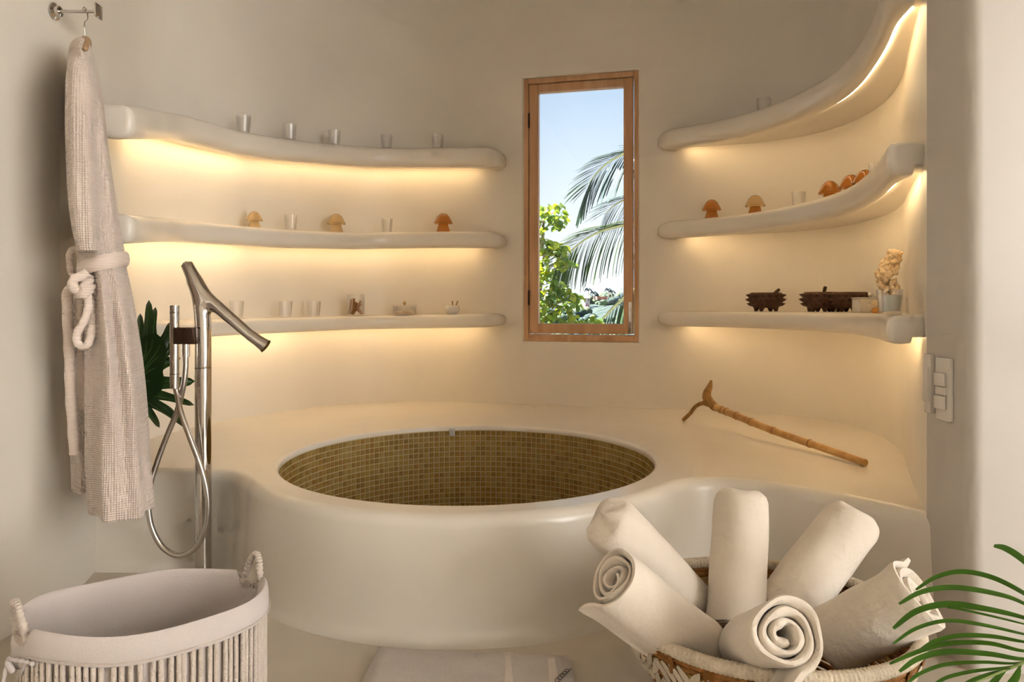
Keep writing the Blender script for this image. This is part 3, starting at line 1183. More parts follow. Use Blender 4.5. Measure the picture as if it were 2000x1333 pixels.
# ------------------------------------------------------------------ tub filler
DF = 2.27


def Q(px, py, d=DF):
    return P(px, py, d)


base = Vector((Q(397, 600).x, DF, 0))
fa = empty('tub_filler', base)
tag(fa, 'tall chrome floor standing tub filler with branching spout and hand shower', 'faucet')
S = DF / F
tv_, tf_ = tube([Vector((0, 0, 0.0)), Vector((0, 0, .3)), Q(397, 718) - base], 15.3 * S, 40)
link('column', newmesh('column', tv_, tf_, True, 40), M_chrome, fa)
tv_, tf_ = lathe([(0, 0), (.055, 0), (.057, .003), (.055, .008), (.026, .010)], 40)
link('floor_flange', newmesh('floor_flange', tv_, tf_, True, 40), M_chrome, fa)


def blend_surface(segs, lo, hi, step, k):
    """smooth union of tapered capsules, polygonised on a grid (surface nets)"""
    import numpy as np
    nx = [int((hi[i] - lo[i]) / step) + 2 for i in range(3)]
    gx = [lo[i] + step * np.arange(nx[i]) for i in range(3)]
    X, Y, Z = np.meshgrid(*gx, indexing='ij')
    Pn = np.stack([X, Y, Z], -1)
    D = None
    for branch in segs:
        d = None
        for a, b, ra, rb in branch:
            a_, b_ = np.array(a), np.array(b)
            ab = b_ - a_
            t = np.clip(((Pn - a_) @ ab) / (ab @ ab), 0, 1)
            d1 = np.linalg.norm(Pn - (a_ + t[..., None] * ab), axis=-1) - (ra + (rb - ra) * t)
            d = d1 if d is None else np.minimum(d, d1)
        if D is None:
            D = d
        else:
            h = np.clip(0.5 + 0.5 * (D - d) / k, 0, 1)
            D = D * (1 - h) + d * h - k * h * (1 - h)
    s = D < 0
    c = s[:-1, :-1, :-1].astype(int)
    for dx in (0, 1):
        for dy in (0, 1):
            for dz in (0, 1):
                if dx + dy + dz:
                    c = c + s[dx:s.shape[0] - 1 + dx, dy:s.shape[1] - 1 + dy, dz:s.shape[2] - 1 + dz]
    act = np.argwhere((c > 0) & (c < 8))
    idx = {}
    verts = []
    offs = [(dx, dy, dz) for dx in (0, 1) for dy in (0, 1) for dz in (0, 1)]
    edges = [(p, q) for p in range(8) for q in range(p + 1, 8) if sum(abs(offs[p][i] - offs[q][i]) for i in range(3)) == 1]
    for i, j, l in act:
        vals = [D[i + o[0], j + o[1], l + o[2]] for o in offs]
        acc = [0.0, 0.0, 0.0]
        m = 0
        for p, q in edges:
            if (vals[p] < 0) != (vals[q] < 0):
                t = vals[p] / (vals[p] - vals[q])
                for ax in range(3):
                    acc[ax] += offs[p][ax] + (offs[q][ax] - offs[p][ax]) * t
                m += 1
        idx[(i, j, l)] = len(verts)
        verts.append((lo[0] + step * (i + acc[0] / m), lo[1] + step * (j + acc[1] / m), lo[2] + step * (l + acc[2] / m)))
    faces = []
    for ax in range(3):
        sh = [slice(None)] * 3
        sh2 = [slice(None)] * 3
        sh[ax] = slice(0, -1)
        sh2[ax] = slice(1, None)
        A, B = s[tuple(sh)], s[tuple(sh2)]
        o1, o2 = (ax + 1) % 3, (ax + 2) % 3
        for e_ in np.argwhere(A != B):
            q = []
            for d1, d2 in ((0, 0), (1, 0), (1, 1), (0, 1)):
                cc = list(e_)
                cc[o1] -= d1
                cc[o2] -= d2
                q.append(idx.get(tuple(cc)))
            if None in q:
                continue
            faces.append(tuple(q) if not A[tuple(e_)] else tuple(reversed(q)))
    return verts, faces


def R3(p):
    q = p - base
    return (q.x, q.y, q.z)


segs = []
pa = [(397, 716, 15.3), (397, 665, 15.3), (396, 625, 15.3), (392, 592, 15), (385, 562, 14), (377, 541, 13), (367, 521, 11.5)]
pb = [(381, 552, 11), (405, 582, 12.5), (440, 613, 12), (489, 655.5, 10.6)]
for br_ in (pa, pb):
    sm = spline(br_, 8)
    segs.append([(R3(Q(p0.x, p0.y)), R3(Q(p1.x, p1.y)), p0.z * S, p1.z * S) for p0, p1 in zip(sm, sm[1:])])
lo = R3(Q(340, 735, DF))
lo = (lo[0], -.034, lo[2])
hi = R3(Q(510, 495, DF))
hi = (hi[0], .034, hi[2])
v, f = blend_surface(segs, lo, hi, 0.003, 0.020)
# smooth it a little, keep the shape
bm = bmesh.new()
bv = [bm.verts.new(p) for p in v]
for q in f:
    bm.faces.new([bv[i] for i in q])
for _ in range(8):
    bmesh.ops.smooth_vert(bm, verts=bm.verts, factor=0.4, use_axis_x=True, use_axis_y=True, use_axis_z=True)
bmesh.ops.recalc_face_normals(bm, faces=bm.faces)
me = bpy.data.meshes.new('branched_head')
bm.to_mesh(me)
bm.free()
me.polygons.foreach_set('use_smooth', [True] * len(me.polygons))
link('branched_head', me, M_chrome, fa)
a, b = Vector(R3(Q(374, 536))), Vector(R3(Q(364.5, 515.5)))
tv_, tf_ = tube([a, a.lerp(b, .96), b], [12.4 * S, 11.6 * S, 10.8 * S], 32)
link('control_cap', newmesh('control_cap', tv_, tf_, True, 50), M_chrome, fa)
a, b = Vector(R3(Q(488, 654.5))), Vector(R3(Q(519.5, 677)))
tv_, tf_ = tube([a, a.lerp(b, .5), a.lerp(b, .8), b, b - (b - a) * .1], [10.9 * S, 11.2 * S, 12.4 * S, 14 * S, 12.4 * S], 32)
link('nozzle', newmesh('nozzle', tv_, tf_, True, 50), M_chrome, fa)
for y_ in (719,):
    tv_, tf_ = tube([Vector(R3(Q(397, y_ + .6))), Vector(R3(Q(397, y_ - .6)))], 15.45 * S, 40)
    link('seam_ring', newmesh('seam_ring', tv_, tf_, True, 30), M_darkmetal, fa)
dh = DF - 0.03
a, b = Q(341, 597, dh) - base, Q(341, 692, dh) - base
c_ = Q(341, 759, dh) - base
rod = MB().add(*tube([a, a + Vector((0, 0, -.02)), b, c_], 8.6 * S, 28)).build('hand_shower', M_chrome, fa, 40)
for yy in (611, 731):
    q = Q(341, yy, dh) - base
    tv_, tf_ = tube([q + Vector((0, 0, .0008)), q - Vector((0, 0, .0008))], 8.75 * S, 28)
    link('seam_ring', newmesh('seam_ring', tv_, tf_, True, 30), M_darkmetal, rod)
p0, p1 = Q(338, 673, dh - .018) - base, Q(381, 640, dh - .018) - base
v, f = box(p0.x, p1.x, p0.y, p0.y + .05, p0.z, p1.z, .002)
link('bracket', newmesh('bracket', v, f, True, 40), M_darkchrome, fa)
a, b = Q(362.5, 672, dh) - base, Q(362.5, 697, dh) - base
tv_, tf_ = tube([a, b], 7.6 * S, 24)
link('hose_socket', newmesh('hose_socket', tv_, tf_, True, 40), M_chrome, fa)
hp = [(343, 757, 0), (347, 775, -.005), (353, 805, -.02), (372, 858, -.03), (392, 912, -.035), (404, 960, -.035), (406, 1000, -.035), (399, 1040, -.035), (380, 1072, -.035),
      (350, 1086, -.035), (320, 1072, -.03), (299, 1038, -.03), (290, 995, -.03), (293, 950, -.02), (306, 905, -.01), (325, 855, 0), (346, 803, .005), (358, 755, .0), (362, 722, 0), (362.5, 694, 0)]
pth = spline([Q(x, y, dh + o_) - base for x, y, o_ in hp], 8)
tv_, tf_ = tube(pth, 5.4 * S, 14)
link('hose', newmesh('hose', tv_, tf_, True), M_steel, fa)

# ------------------------------------------------------------------ philodendron leaf behind the filler
M_phil = leaf_mat('philodendron_leaf', (0.018, 0.060, 0.012), (0.010, 0.040, 0.010), 0.12, 0.3)
M_vein = mat('leaf_vein', (0.10, 0.20, 0.05), 0.4)
DL = 2.44
vb = P(238, 893, DL)
vb.z = LZ
vase = empty('leaf_vase', vb)
tag(vase, 'small vase tucked behind the hanging robe', 'vase')
v, f = lathe([(0, 0), (.030, 0), (.040, .02), (.042, .05), (.030, .085), (.018, .10), (.020, .11), (.016, .11), (.014, .10), (.026, .08), (.03, .04), (0, .012)], 28)
link('body', newmesh('body', v, f, True), mat('stoneware', (.45, .38, .30), .6), vase)
lf = empty('philodendron_leaf', P(247, 765, DL))
tag(lf, 'dark green deeply lobed philodendron leaf between robe and tub filler', 'leaf')
lo_ = Vector(lf.location)
tv_, tf_ = tube(spline([P(247, 765, DL) - lo_, P(241, 810, DL + .005) - lo_, vb + Vector((0, 0, .02)) - lo_], 6), .004, 8)
link('stalk', newmesh('stalk', tv_, tf_, True), M_vein, lf)
mid = spline([P(247, 765, DL), P(275, 722, DL - .02), P(305, 680, DL - .03), P(325, 645, DL - .02)], 10)


def lobe(root, tip, w0, w1, bend=0.0, seg=12):
    """one finger of the leaf, as a gently cupped strip in pixels"""
    v, f = [], []
    r, t = Vector(root), Vector(tip)
    d = t - r
    n = Vector((-d.y, d.x)).normalized()
    for i in range(seg + 1):
        s = i / seg
        c = r + d * s + n * bend * math.sin(s * PI)
        w = (w0 + (w1 - w0) * min(1, s * 1.6)) * (1.0 if s < .55 else math.sqrt(max(0.0, 1 - ((s - .55) / .45) ** 2))) + (w1 * .18 * math.sin(s * 7))* (1 - s)
        dep = DL - .03 + .05 * s * s + .0
        for k in (-1, -.5, 0, .5, 1):
            q = c + n * w * k
            v.append(P(q.x, q.y, dep + .010 * abs(k)) - lo_)
    for i in range(seg):
        for k in range(4):
            a = i * 5 + k
            f.append((a, a + 1, a + 6, a + 5))
    return v, f


mb = MB()
veins = MB()
lobes = [((285, 690), (291, 586), 14, 9, 2), ((296, 680), (304, 600), 12, 8, -3), ((305, 690), (334, 629), 13, 9, 4), ((300, 705), (347, 662), 13, 9, 3), ((290, 725), (353, 700), 14, 10, -3),
         ((270, 745), (381, 745), 14, 12, 3), ((265, 765), (380, 792), 12, 8, -4), ((262, 770), (369, 838), 11, 8, -6), ((262, 770), (342, 806), 9, 6, -3), ((258, 772), (312, 836), 11, 8, -5),
         ((256, 772), (287, 822), 9, 6, -3), ((262, 700), (262, 640), 12, 8, 0), ((270, 700), (274, 612), 13, 8, 1)]
for r, t, w0, w1, b in lobes:
    mb.add(*lobe(r, t, w0, w1, b))
# palm of the leaf joining the lobes
body = [(244, 768), (252, 735), (258, 690), (268, 668), (285, 655), (303, 650), (318, 662), (326, 684), (322, 706), (318, 728), (322, 745), (316, 762), (298, 776), (276, 786), (258, 784)]
v, f = fill_poly([(x, y) for x, y in body], [], 0)
mb.add([P(x, y, DL - .028 + .006 * noise.noise(Vector((x * .03, y * .03, 0)))) - lo_ for x, y, z in v], f)
mb.build('blade', M_phil, lf, 80)
for r, t, w0, w1, b in lobes:
    a = P(r[0], r[1], DL - .034) - lo_
    c2 = P(247, 765, DL - .03) - lo_
    e2 = P(r[0] + (t[0] - r[0]) * .8, r[1] + (t[1] - r[1]) * .8, DL - .012) - lo_
    tv_, tf_ = tube([c2, a, e2], [.0016, .0013, .0005], 6)
    veins.add(tv_, tf_)
veins.build('veins', M_vein, lf)

# ------------------------------------------------------------------ robe on its hook
M_robe = weave_mat('waffle_cotton', (0.87, 0.73, 0.625), 0.0058, 0.8, dirs=('X', 'Y', 'Z'), dist=0.003, warp=0.6)
M_robe_trim = weave_mat('robe_trim', (0.87, 0.73, 0.625), 0.006, 0.5, dirs=('Z',), dist=0.002, warp=1.0)
DR = 2.02
wallx = -1.305
hk = empty('wall_hook', (wallx, 2.07, P(160, 8, DR).z))
tag(hk, 'round chrome wall hook with short rod at the top left', 'hook')
v, f = lathe([(0, 0), (.022, 0), (.024, .002), (.024, .006), (.020, .008), (.015, .010), (.015, .020), (.010, .022), (0, .022)], 32)
R_ = Matrix.Rotation(PI / 2, 4, 'Y')
link('flange', newmesh('flange', [R_ @ Vector(p) for p in v], f, True, 40), M_chrome, hk)
tv_, tf_ = tube([(0.015, 0, 0), (.125, 0, 0)], .005, 16)
link('rod', newmesh('rod', tv_, tf_, True, 40), M_chrome, hk)
v, f = box(.125, .131, -.018, .018, -.020, .020, .002)
link('end_plate', newmesh('end_plate', v, f, True, 40), M_chrome, hk)

robe_c = P(163, 300, DR)
hangz = P(160, 8, DR).z
hg = empty('clothes_hanger', (robe_c.x, DR, P(165, 85, DR).z))
tag(hg, 'wooden hanger with metal hook holding the robe', 'hanger')
ho = Vector(hg.location)
rayd = Vector((robe_c.x, DR, 0)).normalized()       # the hanger arms run along this line
perp = Vector((rayd.y, -rayd.x, 0))
rodp = Vector((wallx + .090, 2.07, hangz))
wire = spline([rodp + Vector((.0, -.012, -.002)), rodp + Vector((0, -.004, .011)), rodp + Vector((.0, .010, .004)), rodp + Vector((.004, .006, -.02)), P(165, 45, DR), P(166, 72, DR)], 8)
tv_, tf_ = tube([p - ho for p in wire], .0018, 8)
link('wire_hook', newmesh('wire_hook', tv_, tf_, True), M_steel, hg)
arm = []
for k in range(-10, 11):
    s_ = k / 10
    q = P(167, 84, DR) + rayd * (.19 * s_) + Vector((0, 0, -.075 * abs(s_) ** 1.5))
    arm.append(q - ho)
tv_, tf_ = tube(arm, [.006 + .010 * (1 - abs(k / 10)) for k in range(-10, 11)], 10)
link('shoulder_bar', newmesh('shoulder_bar', tv_, tf_, True), mat('hanger_wood', (.45, .28, .15), .5), hg)

rb = empty('bathrobe', P(200, 990, DR))
tag(rb, 'cream waffle cotton bathrobe with tied belt hanging by the left wall', 'robe')
ro = Vector(rb.location)


def loft(secs, n=72, cap=True):
    """secs: list of (centre, half width across, half depth along the ray, ripple, phase, count)"""
    v, f = [], []
    m = len(secs)
    for (c, b, a, rip, ph, cnt) in secs:
        for k in range(n):
            t = 2 * PI * k / n
            g = 1 + rip * math.sin(cnt * t + ph) + rip * .5 * math.sin((cnt + 4) * t - ph * 1.7)
            p = c + perp * (b * math.cos(t) * g) + rayd * (a * math.sin(t) * g)
            v.append(p - ro)
    for i in range(m - 1):
        for k in range(n):
            k2 = (k + 1) % n
            f.append((i * n + k, i * n + k2, (i + 1) * n + k2, (i + 1) * n + k))
    if cap:
        f.append(tuple(range(n - 1, -1, -1)))
        f.append(tuple((m - 1) * n + k for k in range(n)))
    return v, f


prof_r = [  # y, left, right, half depth, ripple
    (91, 150, 170, .05, 0), (96, 143, 174, .10, .0), (108, 137, 179, .15, .01), (135, 134, 186, .18, .015), (180, 133, 196, .19, .02), (250, 135, 204, .185, .03), (330, 140, 213, .18, .04),
    (400, 147, 222, .17, .05), (450, 153, 229, .16, .05), (490, 158, 236, .145, .045), (512, 161, 240, .135, .03), (530, 165, 242, .135, .03), (555, 169, 246, .145, .05), (600, 172, 253, .155, .06),
    (700, 175, 268, .165, .06), (800, 176, 279, .17, .055), (900, 176, 287, .175, .05), (960, 178, 292, .18, .05), (984, 180, 294, .18, .05), (986, 182, 292, .178, .05)]
tabs = [spline([(r[0], r[1 + j], 0) for r in prof_r], 4) for j in range(4)]
secs = []
for i in range(len(tabs[0])):
    y, l, r, a, rip = tabs[0][i][0], tabs[0][i][1], tabs[1][i][1], tabs[2][i][1], tabs[3][i][1]
    cpx = (l + r) / 2
    c = P(cpx, y, DR)
    secs.append((c, (r - l) / 2 / F * DR * .97, max(a, .01), rip * 1.5, y * .0035, 7))
v, f = loft(secs)
link('body', newmesh('body', v, f, True, 80), M_robe, rb)
# the sleeve hanging down in front of the shoulder
sl = [(118, 140, 172, .03), (150, 134, 182, .045), (220, 132, 184, .05), (300, 134, 184, .05), (380, 138, 188, .048), (440, 144, 190, .045), (480, 152, 190, .04), (492, 156, 188, .035)]
stab = [spline([(r[0], r[1 + j], 0) for r in sl], 5) for j in range(3)]
secs = []
for i in range(len(stab[0])):
    y, l, r, a = stab[0][i][0], stab[0][i][1], stab[1][i][1], stab[2][i][1]
    c = P((l + r) / 2, y, 1.865)
    secs.append((c, (r - l) / 2 / F * 1.865, a, .05, y * .006, 6))
v, f = loft(secs, 48)
link('sleeve', newmesh('sleeve', v, f, True, 80), M_robe, rb)
# inner panel hanging lower on the wall side
bp_ = [(560, 140, 182, .05), (640, 134, 184, .06), (760, 136, 184, .07), (870, 140, 186, .075), (930, 142, 186, .08), (953, 143, 185, .08)]
stab = [spline([(r[0], r[1 + j], 0) for r in bp_], 5) for j in range(3)]
secs = []
for i in range(len(stab[0])):
    y, l, r, a = stab[0][i][0], stab[0][i][1], stab[1][i][1], stab[2][i][1]
    c = P((l + r) / 2, y, 2.07)
    secs.append((c, (r - l) / 2 / F * 2.0, a, .08, y * .004, 5))
v, f = loft(secs, 48)
link('inner_panel', newmesh('inner_panel', v, f, True, 80), M_robe, rb)
# belt
ring = []
for k in range(40):
    t = 2 * PI * k / 40
    px = 201 + 43 * math.cos(t)
    c = P(202, 517 - 11 * math.cos(t), DR)
    ring.append(c + perp * (.058 * math.cos(t)) + rayd * (.146 * math.sin(t)) - ro)
v, f = tube(ring, .020, 10, closed=True, flat=.35, ref=(0, 0, 1))
belt = link('belt', newmesh('belt', v, f, True, 80), M_robe_trim, rb)


def strap(pts, w, d, flat=.4, per=8, ref=(.2, 1, 0)):
    pth = spline([P(x, y, d + o_) - ro for x, y, o_ in pts], per)
    tv_, tf_ = tube(pth, w, 10, flat=1 / flat if False else flat, ref=ref)
    return tv_, tf_


def ribbon(pts, wpx, d, thick=.006, per=8):
    """soft flat strap that faces the camera"""
    pth = [P(x, y, d + o_) - ro for x, y, o_ in spline(pts, per)]
    w = wpx / 2 / F * d
    v, f = [], []
    m = len(pth)
    n = 12
    for i in range(m):
        t = (pth[min(i + 1, m - 1)] - pth[max(i - 1, 0)]).normalized()
        side = t.cross(rayd).normalized()
        for k in range(n):
            a = 2 * PI * k / n
            v.append(pth[i] + side * w * math.cos(a) * (1 + .06 * math.sin(i * .9)) + rayd * thick * math.sin(a))
    for i in range(m - 1):
        for k in range(n):
            k2 = (k + 1) % n
            f.append((i * n + k, i * n + k2, (i + 1) * n + k2, (i + 1) * n + k))
    f.append(tuple(range(n - 1, -1, -1)))
    f.append(tuple((m - 1) * n + k for k in range(n)))
    return v, f


for nm, pts, w, d, th in (
        ('belt_loop', [(172, 532, 0), (158, 540, -.02), (146, 545, -.03), (142, 556, -.03), (149, 566, -.02), (162, 563, -.01), (174, 548, .01), (180, 538, .03)], 18, 1.885, .010),
        ('knot', [(143, 574, .02), (148, 570, .0), (155, 571, -.015), (164, 570, -.015), (171, 562, .0), (176, 552, .02)], 26, 1.885, .016),
        ('belt_tail', [(152, 566, 0), (137, 566, 0), (131, 580, .01), (133, 640, .02), (136, 700, .02), (137, 760, .02), (142, 830, .02), (146, 888, .02)], 19, 1.95, .010),
        ('belt_loop', [(170, 572, 0), (173, 600, 0), (164, 628, 0), (152, 648, 0), (150, 665, 0), (158, 676, 0), (170, 674, 0), (178, 655, .01), (180, 620, .02), (176, 585, .02)], 15, 1.885, .008),
        ('belt_loop', [(150, 556, .02), (139, 530, .02), (136, 500, .02), (142, 488, .02), (152, 487, .02), (158, 500, .02), (156, 530, .02)], 13, 2.01, .010),
        ('belt_tail', [(160, 575, .02), (156, 650, .03), (160, 720, .03), (160, 800, .03)], 18, 1.97, .012)):
    v, f = ribbon(pts, w, d, th)
    link(nm, newmesh(nm, v, f, True, 80), M_robe_trim, belt)

# ------------------------------------------------------------------ hamper
M_linen = mat('hamper_linen', (0.61, 0.535, 0.495), 0.9, bump=0.15, bscale=300, sheen=.2, spec=.2, var=.05, vscale=9)
M_cord = mat('cotton_cord', (0.64, 0.545, 0.465), 0.9, bump=0.5, bscale=260, spec=.2, var=.08, vscale=40)
HC = Vector((-0.676, 1.352, 0))
HRX, HRY, HROT, HZ = 0.206, 0.150, math.radians(17), 0.312
hm = empty('laundry_hamper', HC)
tag(hm, 'oval cotton cord laundry hamper with linen liner and two rope handles', 'hamper')


def hp_(t, z, k=1.0):
    x, y = HRX * k * math.cos(t), HRY * k * math.sin(t)
    c, s_ = math.cos(HROT), math.sin(HROT)
    return Vector((x * c - y * s_, x * s_ + y * c, z))


HA = (0.50, PI + 0.42)        # where the handles sit


def notch(t):
    d = min(abs((t - h + PI) % (2 * PI) - PI) for h in HA)
    return 1 - min(1, max(0, (d - .16) / .10)) if d < .26 else 0.0


def zr(t):
    return HZ + .004 * math.sin(2 * t + 1.3) + .002 * math.sin(5 * t + .3)


N_ = 144
prof_h = [(.88, 'a', -.28), (.91, 'a', -.15), (.935, 'a', -.05), (.958, 'a', -.012), (.978, 'a', -.001), (1.0, 'a', .001), (1.022, 'a', -.004), (1.034, 'a', -.02), (1.04, 'a', -.045), (1.030, 'a', -.047)]
v, f = [], []
for k_, _, dz in prof_h:
    for i in range(N_):
        t = 2 * PI * i / N_
        nt_ = notch(t)
        z = zr(t) + dz - (nt_ * .032 if dz > -.1 else 0)
        kk = k_ + .004 * math.sin(9 * t + dz * 60) * (1 if dz < -.01 else .2)
        if dz == -.28:
            kk, z = .80, .02
        v.append(hp_(t, z, kk))
m_ = len(prof_h)
for i in range(m_ - 1):
    for k in range(N_):
        k2 = (k + 1) % N_
        f.append((i * N_ + k, i * N_ + k2, (i + 1) * N_ + k2, (i + 1) * N_ + k))
f.append(tuple(range(N_)))
liner = link('liner', newmesh('liner', v, f, True, 60), M_linen, hm)
tv_, tf_ = tube([hp_(2 * PI * i / 96, zr(2 * PI * i / 96) - .041 - notch(2 * PI * i / 96) * .03, 1.043) for i in range(96)], .0011, 6, closed=True)
link('hem_stitch', newmesh('hem_stitch', tv_, tf_, True), M_cord, liner)
v, f = [], []
for k_, z in ((.80, .006), (.955, .05), (.955, HZ - .03)):
    for i in range(N_):
        v.append(hp_(2 * PI * i / N_, z, k_ if z > .01 else .97))
for i in range(2):
    for k in range(N_):
        k2 = (k + 1) % N_
        f.append((i * N_ + k, i * N_ + k2, (i + 1) * N_ + k2, (i + 1) * N_ + k))
f.append(tuple(range(N_)))
link('inner_shell', newmesh('inner_shell', v, f, True, 60), M_linen, hm)
NCORD = 92
cv, cf = tube([(0, 0, 0), (.0006, 0, .07), (-.0004, 0, .15), (.0003, 0, .22), (0, 0, .28)], .0046, 8)
cord_me = newmesh('cord', cv, cf, True, 60)
cord_me.materials.append(M_cord)
for i in range(NCORD):
    t = 2 * PI * (i + .25 * random.uniform(-1, 1)) / NCORD
    o = link('cord', cord_me, None, hm)
    o.location = hp_(t, .004, .995)
    top = hp_(t + random.uniform(-.008, .008), .284 + (.012 if notch(t) > .3 else 0), .997)
    dr_ = (top - o.location)
    o.rotation_euler = dr_.to_track_quat('Z', 'Y').to_euler()
    o.scale = (1, 1, dr_.length / .28)
tv_, tf_ = tube([hp_(2 * PI * i / 96, .006, .995) for i in range(96)], .007, 8, closed=True)
link('base_ring', newmesh('base_ring', tv_, tf_, True), M_cord, hm)
tv_, tf_ = tube([hp_(2 * PI * i / 96, zr(0) - .024, 1.0) for i in range(96)], .003, 8, closed=True)
link('rim_cord', newmesh('rim_cord', tv_, tf_, True), M_cord, hm)
for h_ in HA:
    pts = []
    for k in range(33):
        s_ = k / 32
        t = h_ + (s_ - .5) * .34
        q = hp_(t, zr(0) - .028 + .062 * math.sin(PI * s_) ** .75, 1.0)
        out = (hp_(h_, 0, 1.0)).normalized()
        q += out * .006 * math.sin(PI * s_)
        pts.append(q)
    pts = spline(pts, 3)
    rad_ = [.0066 + .0011 * math.sin(i * 2 * PI / 5.2) for i in range(len(pts))]
    tv_, tf_ = tube(pts, rad_, 12)
    link('handle', newmesh('handle', tv_, tf_, True, 80), M_cord, hm)
tt = HA[1] + .05
tie = spline([hp_(tt + .30, HZ - .05, 1.04), hp_(tt + .18, HZ - .048, 1.06), hp_(tt + .05, HZ - .05, 1.09), hp_(tt, HZ - .06, 1.10), hp_(tt - .02, HZ - .10, 1.13), hp_(tt - .04, HZ - .15, 1.13)], 8)
tv_, tf_ = tube(tie, [.0034 + .0008 * math.sin(i * 1.7) for i in range(len(tie))], 8)
link('tie_string', newmesh('tie_string', tv_, tf_, True), M_linen, hm)
tie = spline([hp_(tt - .02, HZ - .052, 1.075), hp_(tt + .02, HZ - .056, 1.10), hp_(tt + .05, HZ - .066, 1.085), hp_(tt + .01, HZ - .07, 1.075), hp_(tt - .03, HZ - .06, 1.09)], 6)
tv_, tf_ = tube(tie, .005, 8)
link('tie_knot', newmesh('tie_knot', tv_, tf_, True), M_linen, hm)

# ------------------------------------------------------------------ folded bath towel on the floor
M_terry = mat('terry_cotton', (0.80, 0.71, 0.64), 0.95, bump=0.8, bscale=420, sheen=.3, spec=.15, var=.05, vscale=14)
M_flat = mat('flat_woven_band', (0.79, 0.70, 0.63), 0.85, bump=0.2, bscale=200, spec=.2)
tw = empty('folded_towel', (-.1, 1.60, 0))
tag(tw, 'folded white terry towel lying on the floor before the tub', 'towel')
to_ = Vector(tw.location)
cor = {(0, 0): (-.338, 1.43), (1, 0): (.150, 1.40), (0, 1): (-.327, 1.787), (1, 1): (.141, 1.742)}


def tp(u, w_, z):
    a = Vector(cor[(0, 0)]).lerp(Vector(cor[(1, 0)]), u)
    b = Vector(cor[(0, 1)]).lerp(Vector(cor[(1, 1)]), u)
    q = a.lerp(b, w_)
    q.y += -.012 * math.sin(u * PI) * (w_ > .99) * 0
    return Vector((q.x, q.y, z)) - to_


def towel_layer(name, u0, u1, w0, w1, z0, z1, m, parent, nu=30, nv=22, seed=0.0):
    v, f = [], []
    for sgn in (1, 0):
        for i in range(nu + 1):
            for j in range(nv + 1):
                a, b = i / nu, j / nv
                ed = min(a, 1 - a) * (u1 - u0) * .48
                eb = min(b, 1 - b) * (w1 - w0) * .36
                e_ = min(ed, eb)
                r = (z1 - z0) / 2
                k = math.sqrt(max(0, 1 - max(0, 1 - e_ / r) ** 2)) if e_ < r else 1
                zm = (z0 + z1) / 2
                z = zm + (r * k if sgn else -r * k)
                if sgn:
                    z += .0022 * noise.noise(Vector((a * 4 + seed, b * 4, seed)))
                uu, ww = u0 + (u1 - u0) * a, w0 + (w1 - w0) * b
                v.append(tp(uu, ww - .022 * math.sin(uu * PI) * b, max(z, .0005)))
    nn = (nu + 1) * (nv + 1)
    for i in range(nu):
        for j in range(nv):
            a = i * (nv + 1) + j
            f.append((a, a + nv + 1, a + nv + 2, a + 1))
            f.append((nn + a, nn + a + 1, nn + a + nv + 2, nn + a + nv + 1))
    return link(name, newmesh(name, v, f, True, 80), m, parent)


towel_layer('lower_layer', 0, 1, 0, 1, 0, .014, M_terry, tw, seed=1)
towel_layer('upper_layer', .0, .985, 0, .985, .013, .027, M_terry, tw, seed=5)
towel_layer('woven_band', .655, .705, .0, .972, .022, .0282, M_flat, tw, 6, 16, 3)
towel_layer('hem', .87, .915, .0, .93, .022, .0292, M_flat, tw, 6, 16, 8)
M_thread = mat('embroidery_thread', (.16, .13, .11), .8)
scr = []
for k in range(80):
    s_ = k / 79
    ph_ = s_ * 5 * 2 * PI
    scr.append(Vector((.098 + .030 * s_ + .0065 * math.cos(ph_), 1.600 + .052 * s_ + .013 * math.sin(ph_ + .5) * (1 - .4 * s_), .0300)) - to_)
tv_, tf_ = tube(scr, .0009, 6)
link('embroidered_mark', newmesh('embroidered_mark', tv_, tf_, True), M_thread, tw)

# ------------------------------------------------------------------ towel basket
M_raff = mat('pale_raffia', (0.78, 0.66, 0.50), 0.75, bump=0.5, bscale=160, spec=.3, var=.15, vscale=40)
M_straw = mat('brown_straw', (0.40, 0.17, 0.045), 0.7, bump=0.6, bscale=140, spec=.3, var=.35, vscale=40)
M_gold = mat('gold_straw', (0.52, 0.33, 0.10), 0.7, bump=0.5, bscale=160, var=.25, vscale=40)
BC = Vector((0.547, 1.585, 0))
BZ, BR = 0.200, 0.300
bk = empty('woven_basket', BC)
tag(bk, 'round woven straw basket with pale wrapped rim full of rolled towels', 'basket')


def br(z):
    s_ = z / BZ
    return .185 + (BR - .185) * (1 - (1 - s_) ** 1.9)


NC = 15
for i in range(NC):
    z = .008 + (BZ - .020) * i / NC
    pts = [Vector((br(z) * math.cos(2 * PI * k / 96), br(z) * math.sin(2 * PI * k / 96), z)) for k in range(96)]
    rad_ = [.0068 + .0005 * math.sin(k * 2.1 + i) for k in range(96)]
    tv_, tf_ = tube(pts, rad_, 8, closed=True)
    link('coil', newmesh('coil', tv_, tf_, True), M_straw if i % 5 != 2 else M_gold, bk)
v, f = lathe([(0, .003), (.19, .003), (.19, .009), (0, .010)], 48)
link('bottom', newmesh('bottom', v, f, True, 40), M_straw, bk)
pts = []
rad_ = []
NR = 1080
for k in range(NR):
    a = 2 * PI * k / NR
    pts.append(Vector((BR * math.cos(a), BR * math.sin(a), BZ - .006 + .002 * math.sin(3 * a))))
    rad_.append(.0135 + .0007 * math.sin(2 * PI * k / 5))
tv_, tf_ = tube(pts, rad_, 10, closed=True)
link('wrapped_rim', newmesh('wrapped_rim', tv_, tf_, True, 80), M_raff, bk)
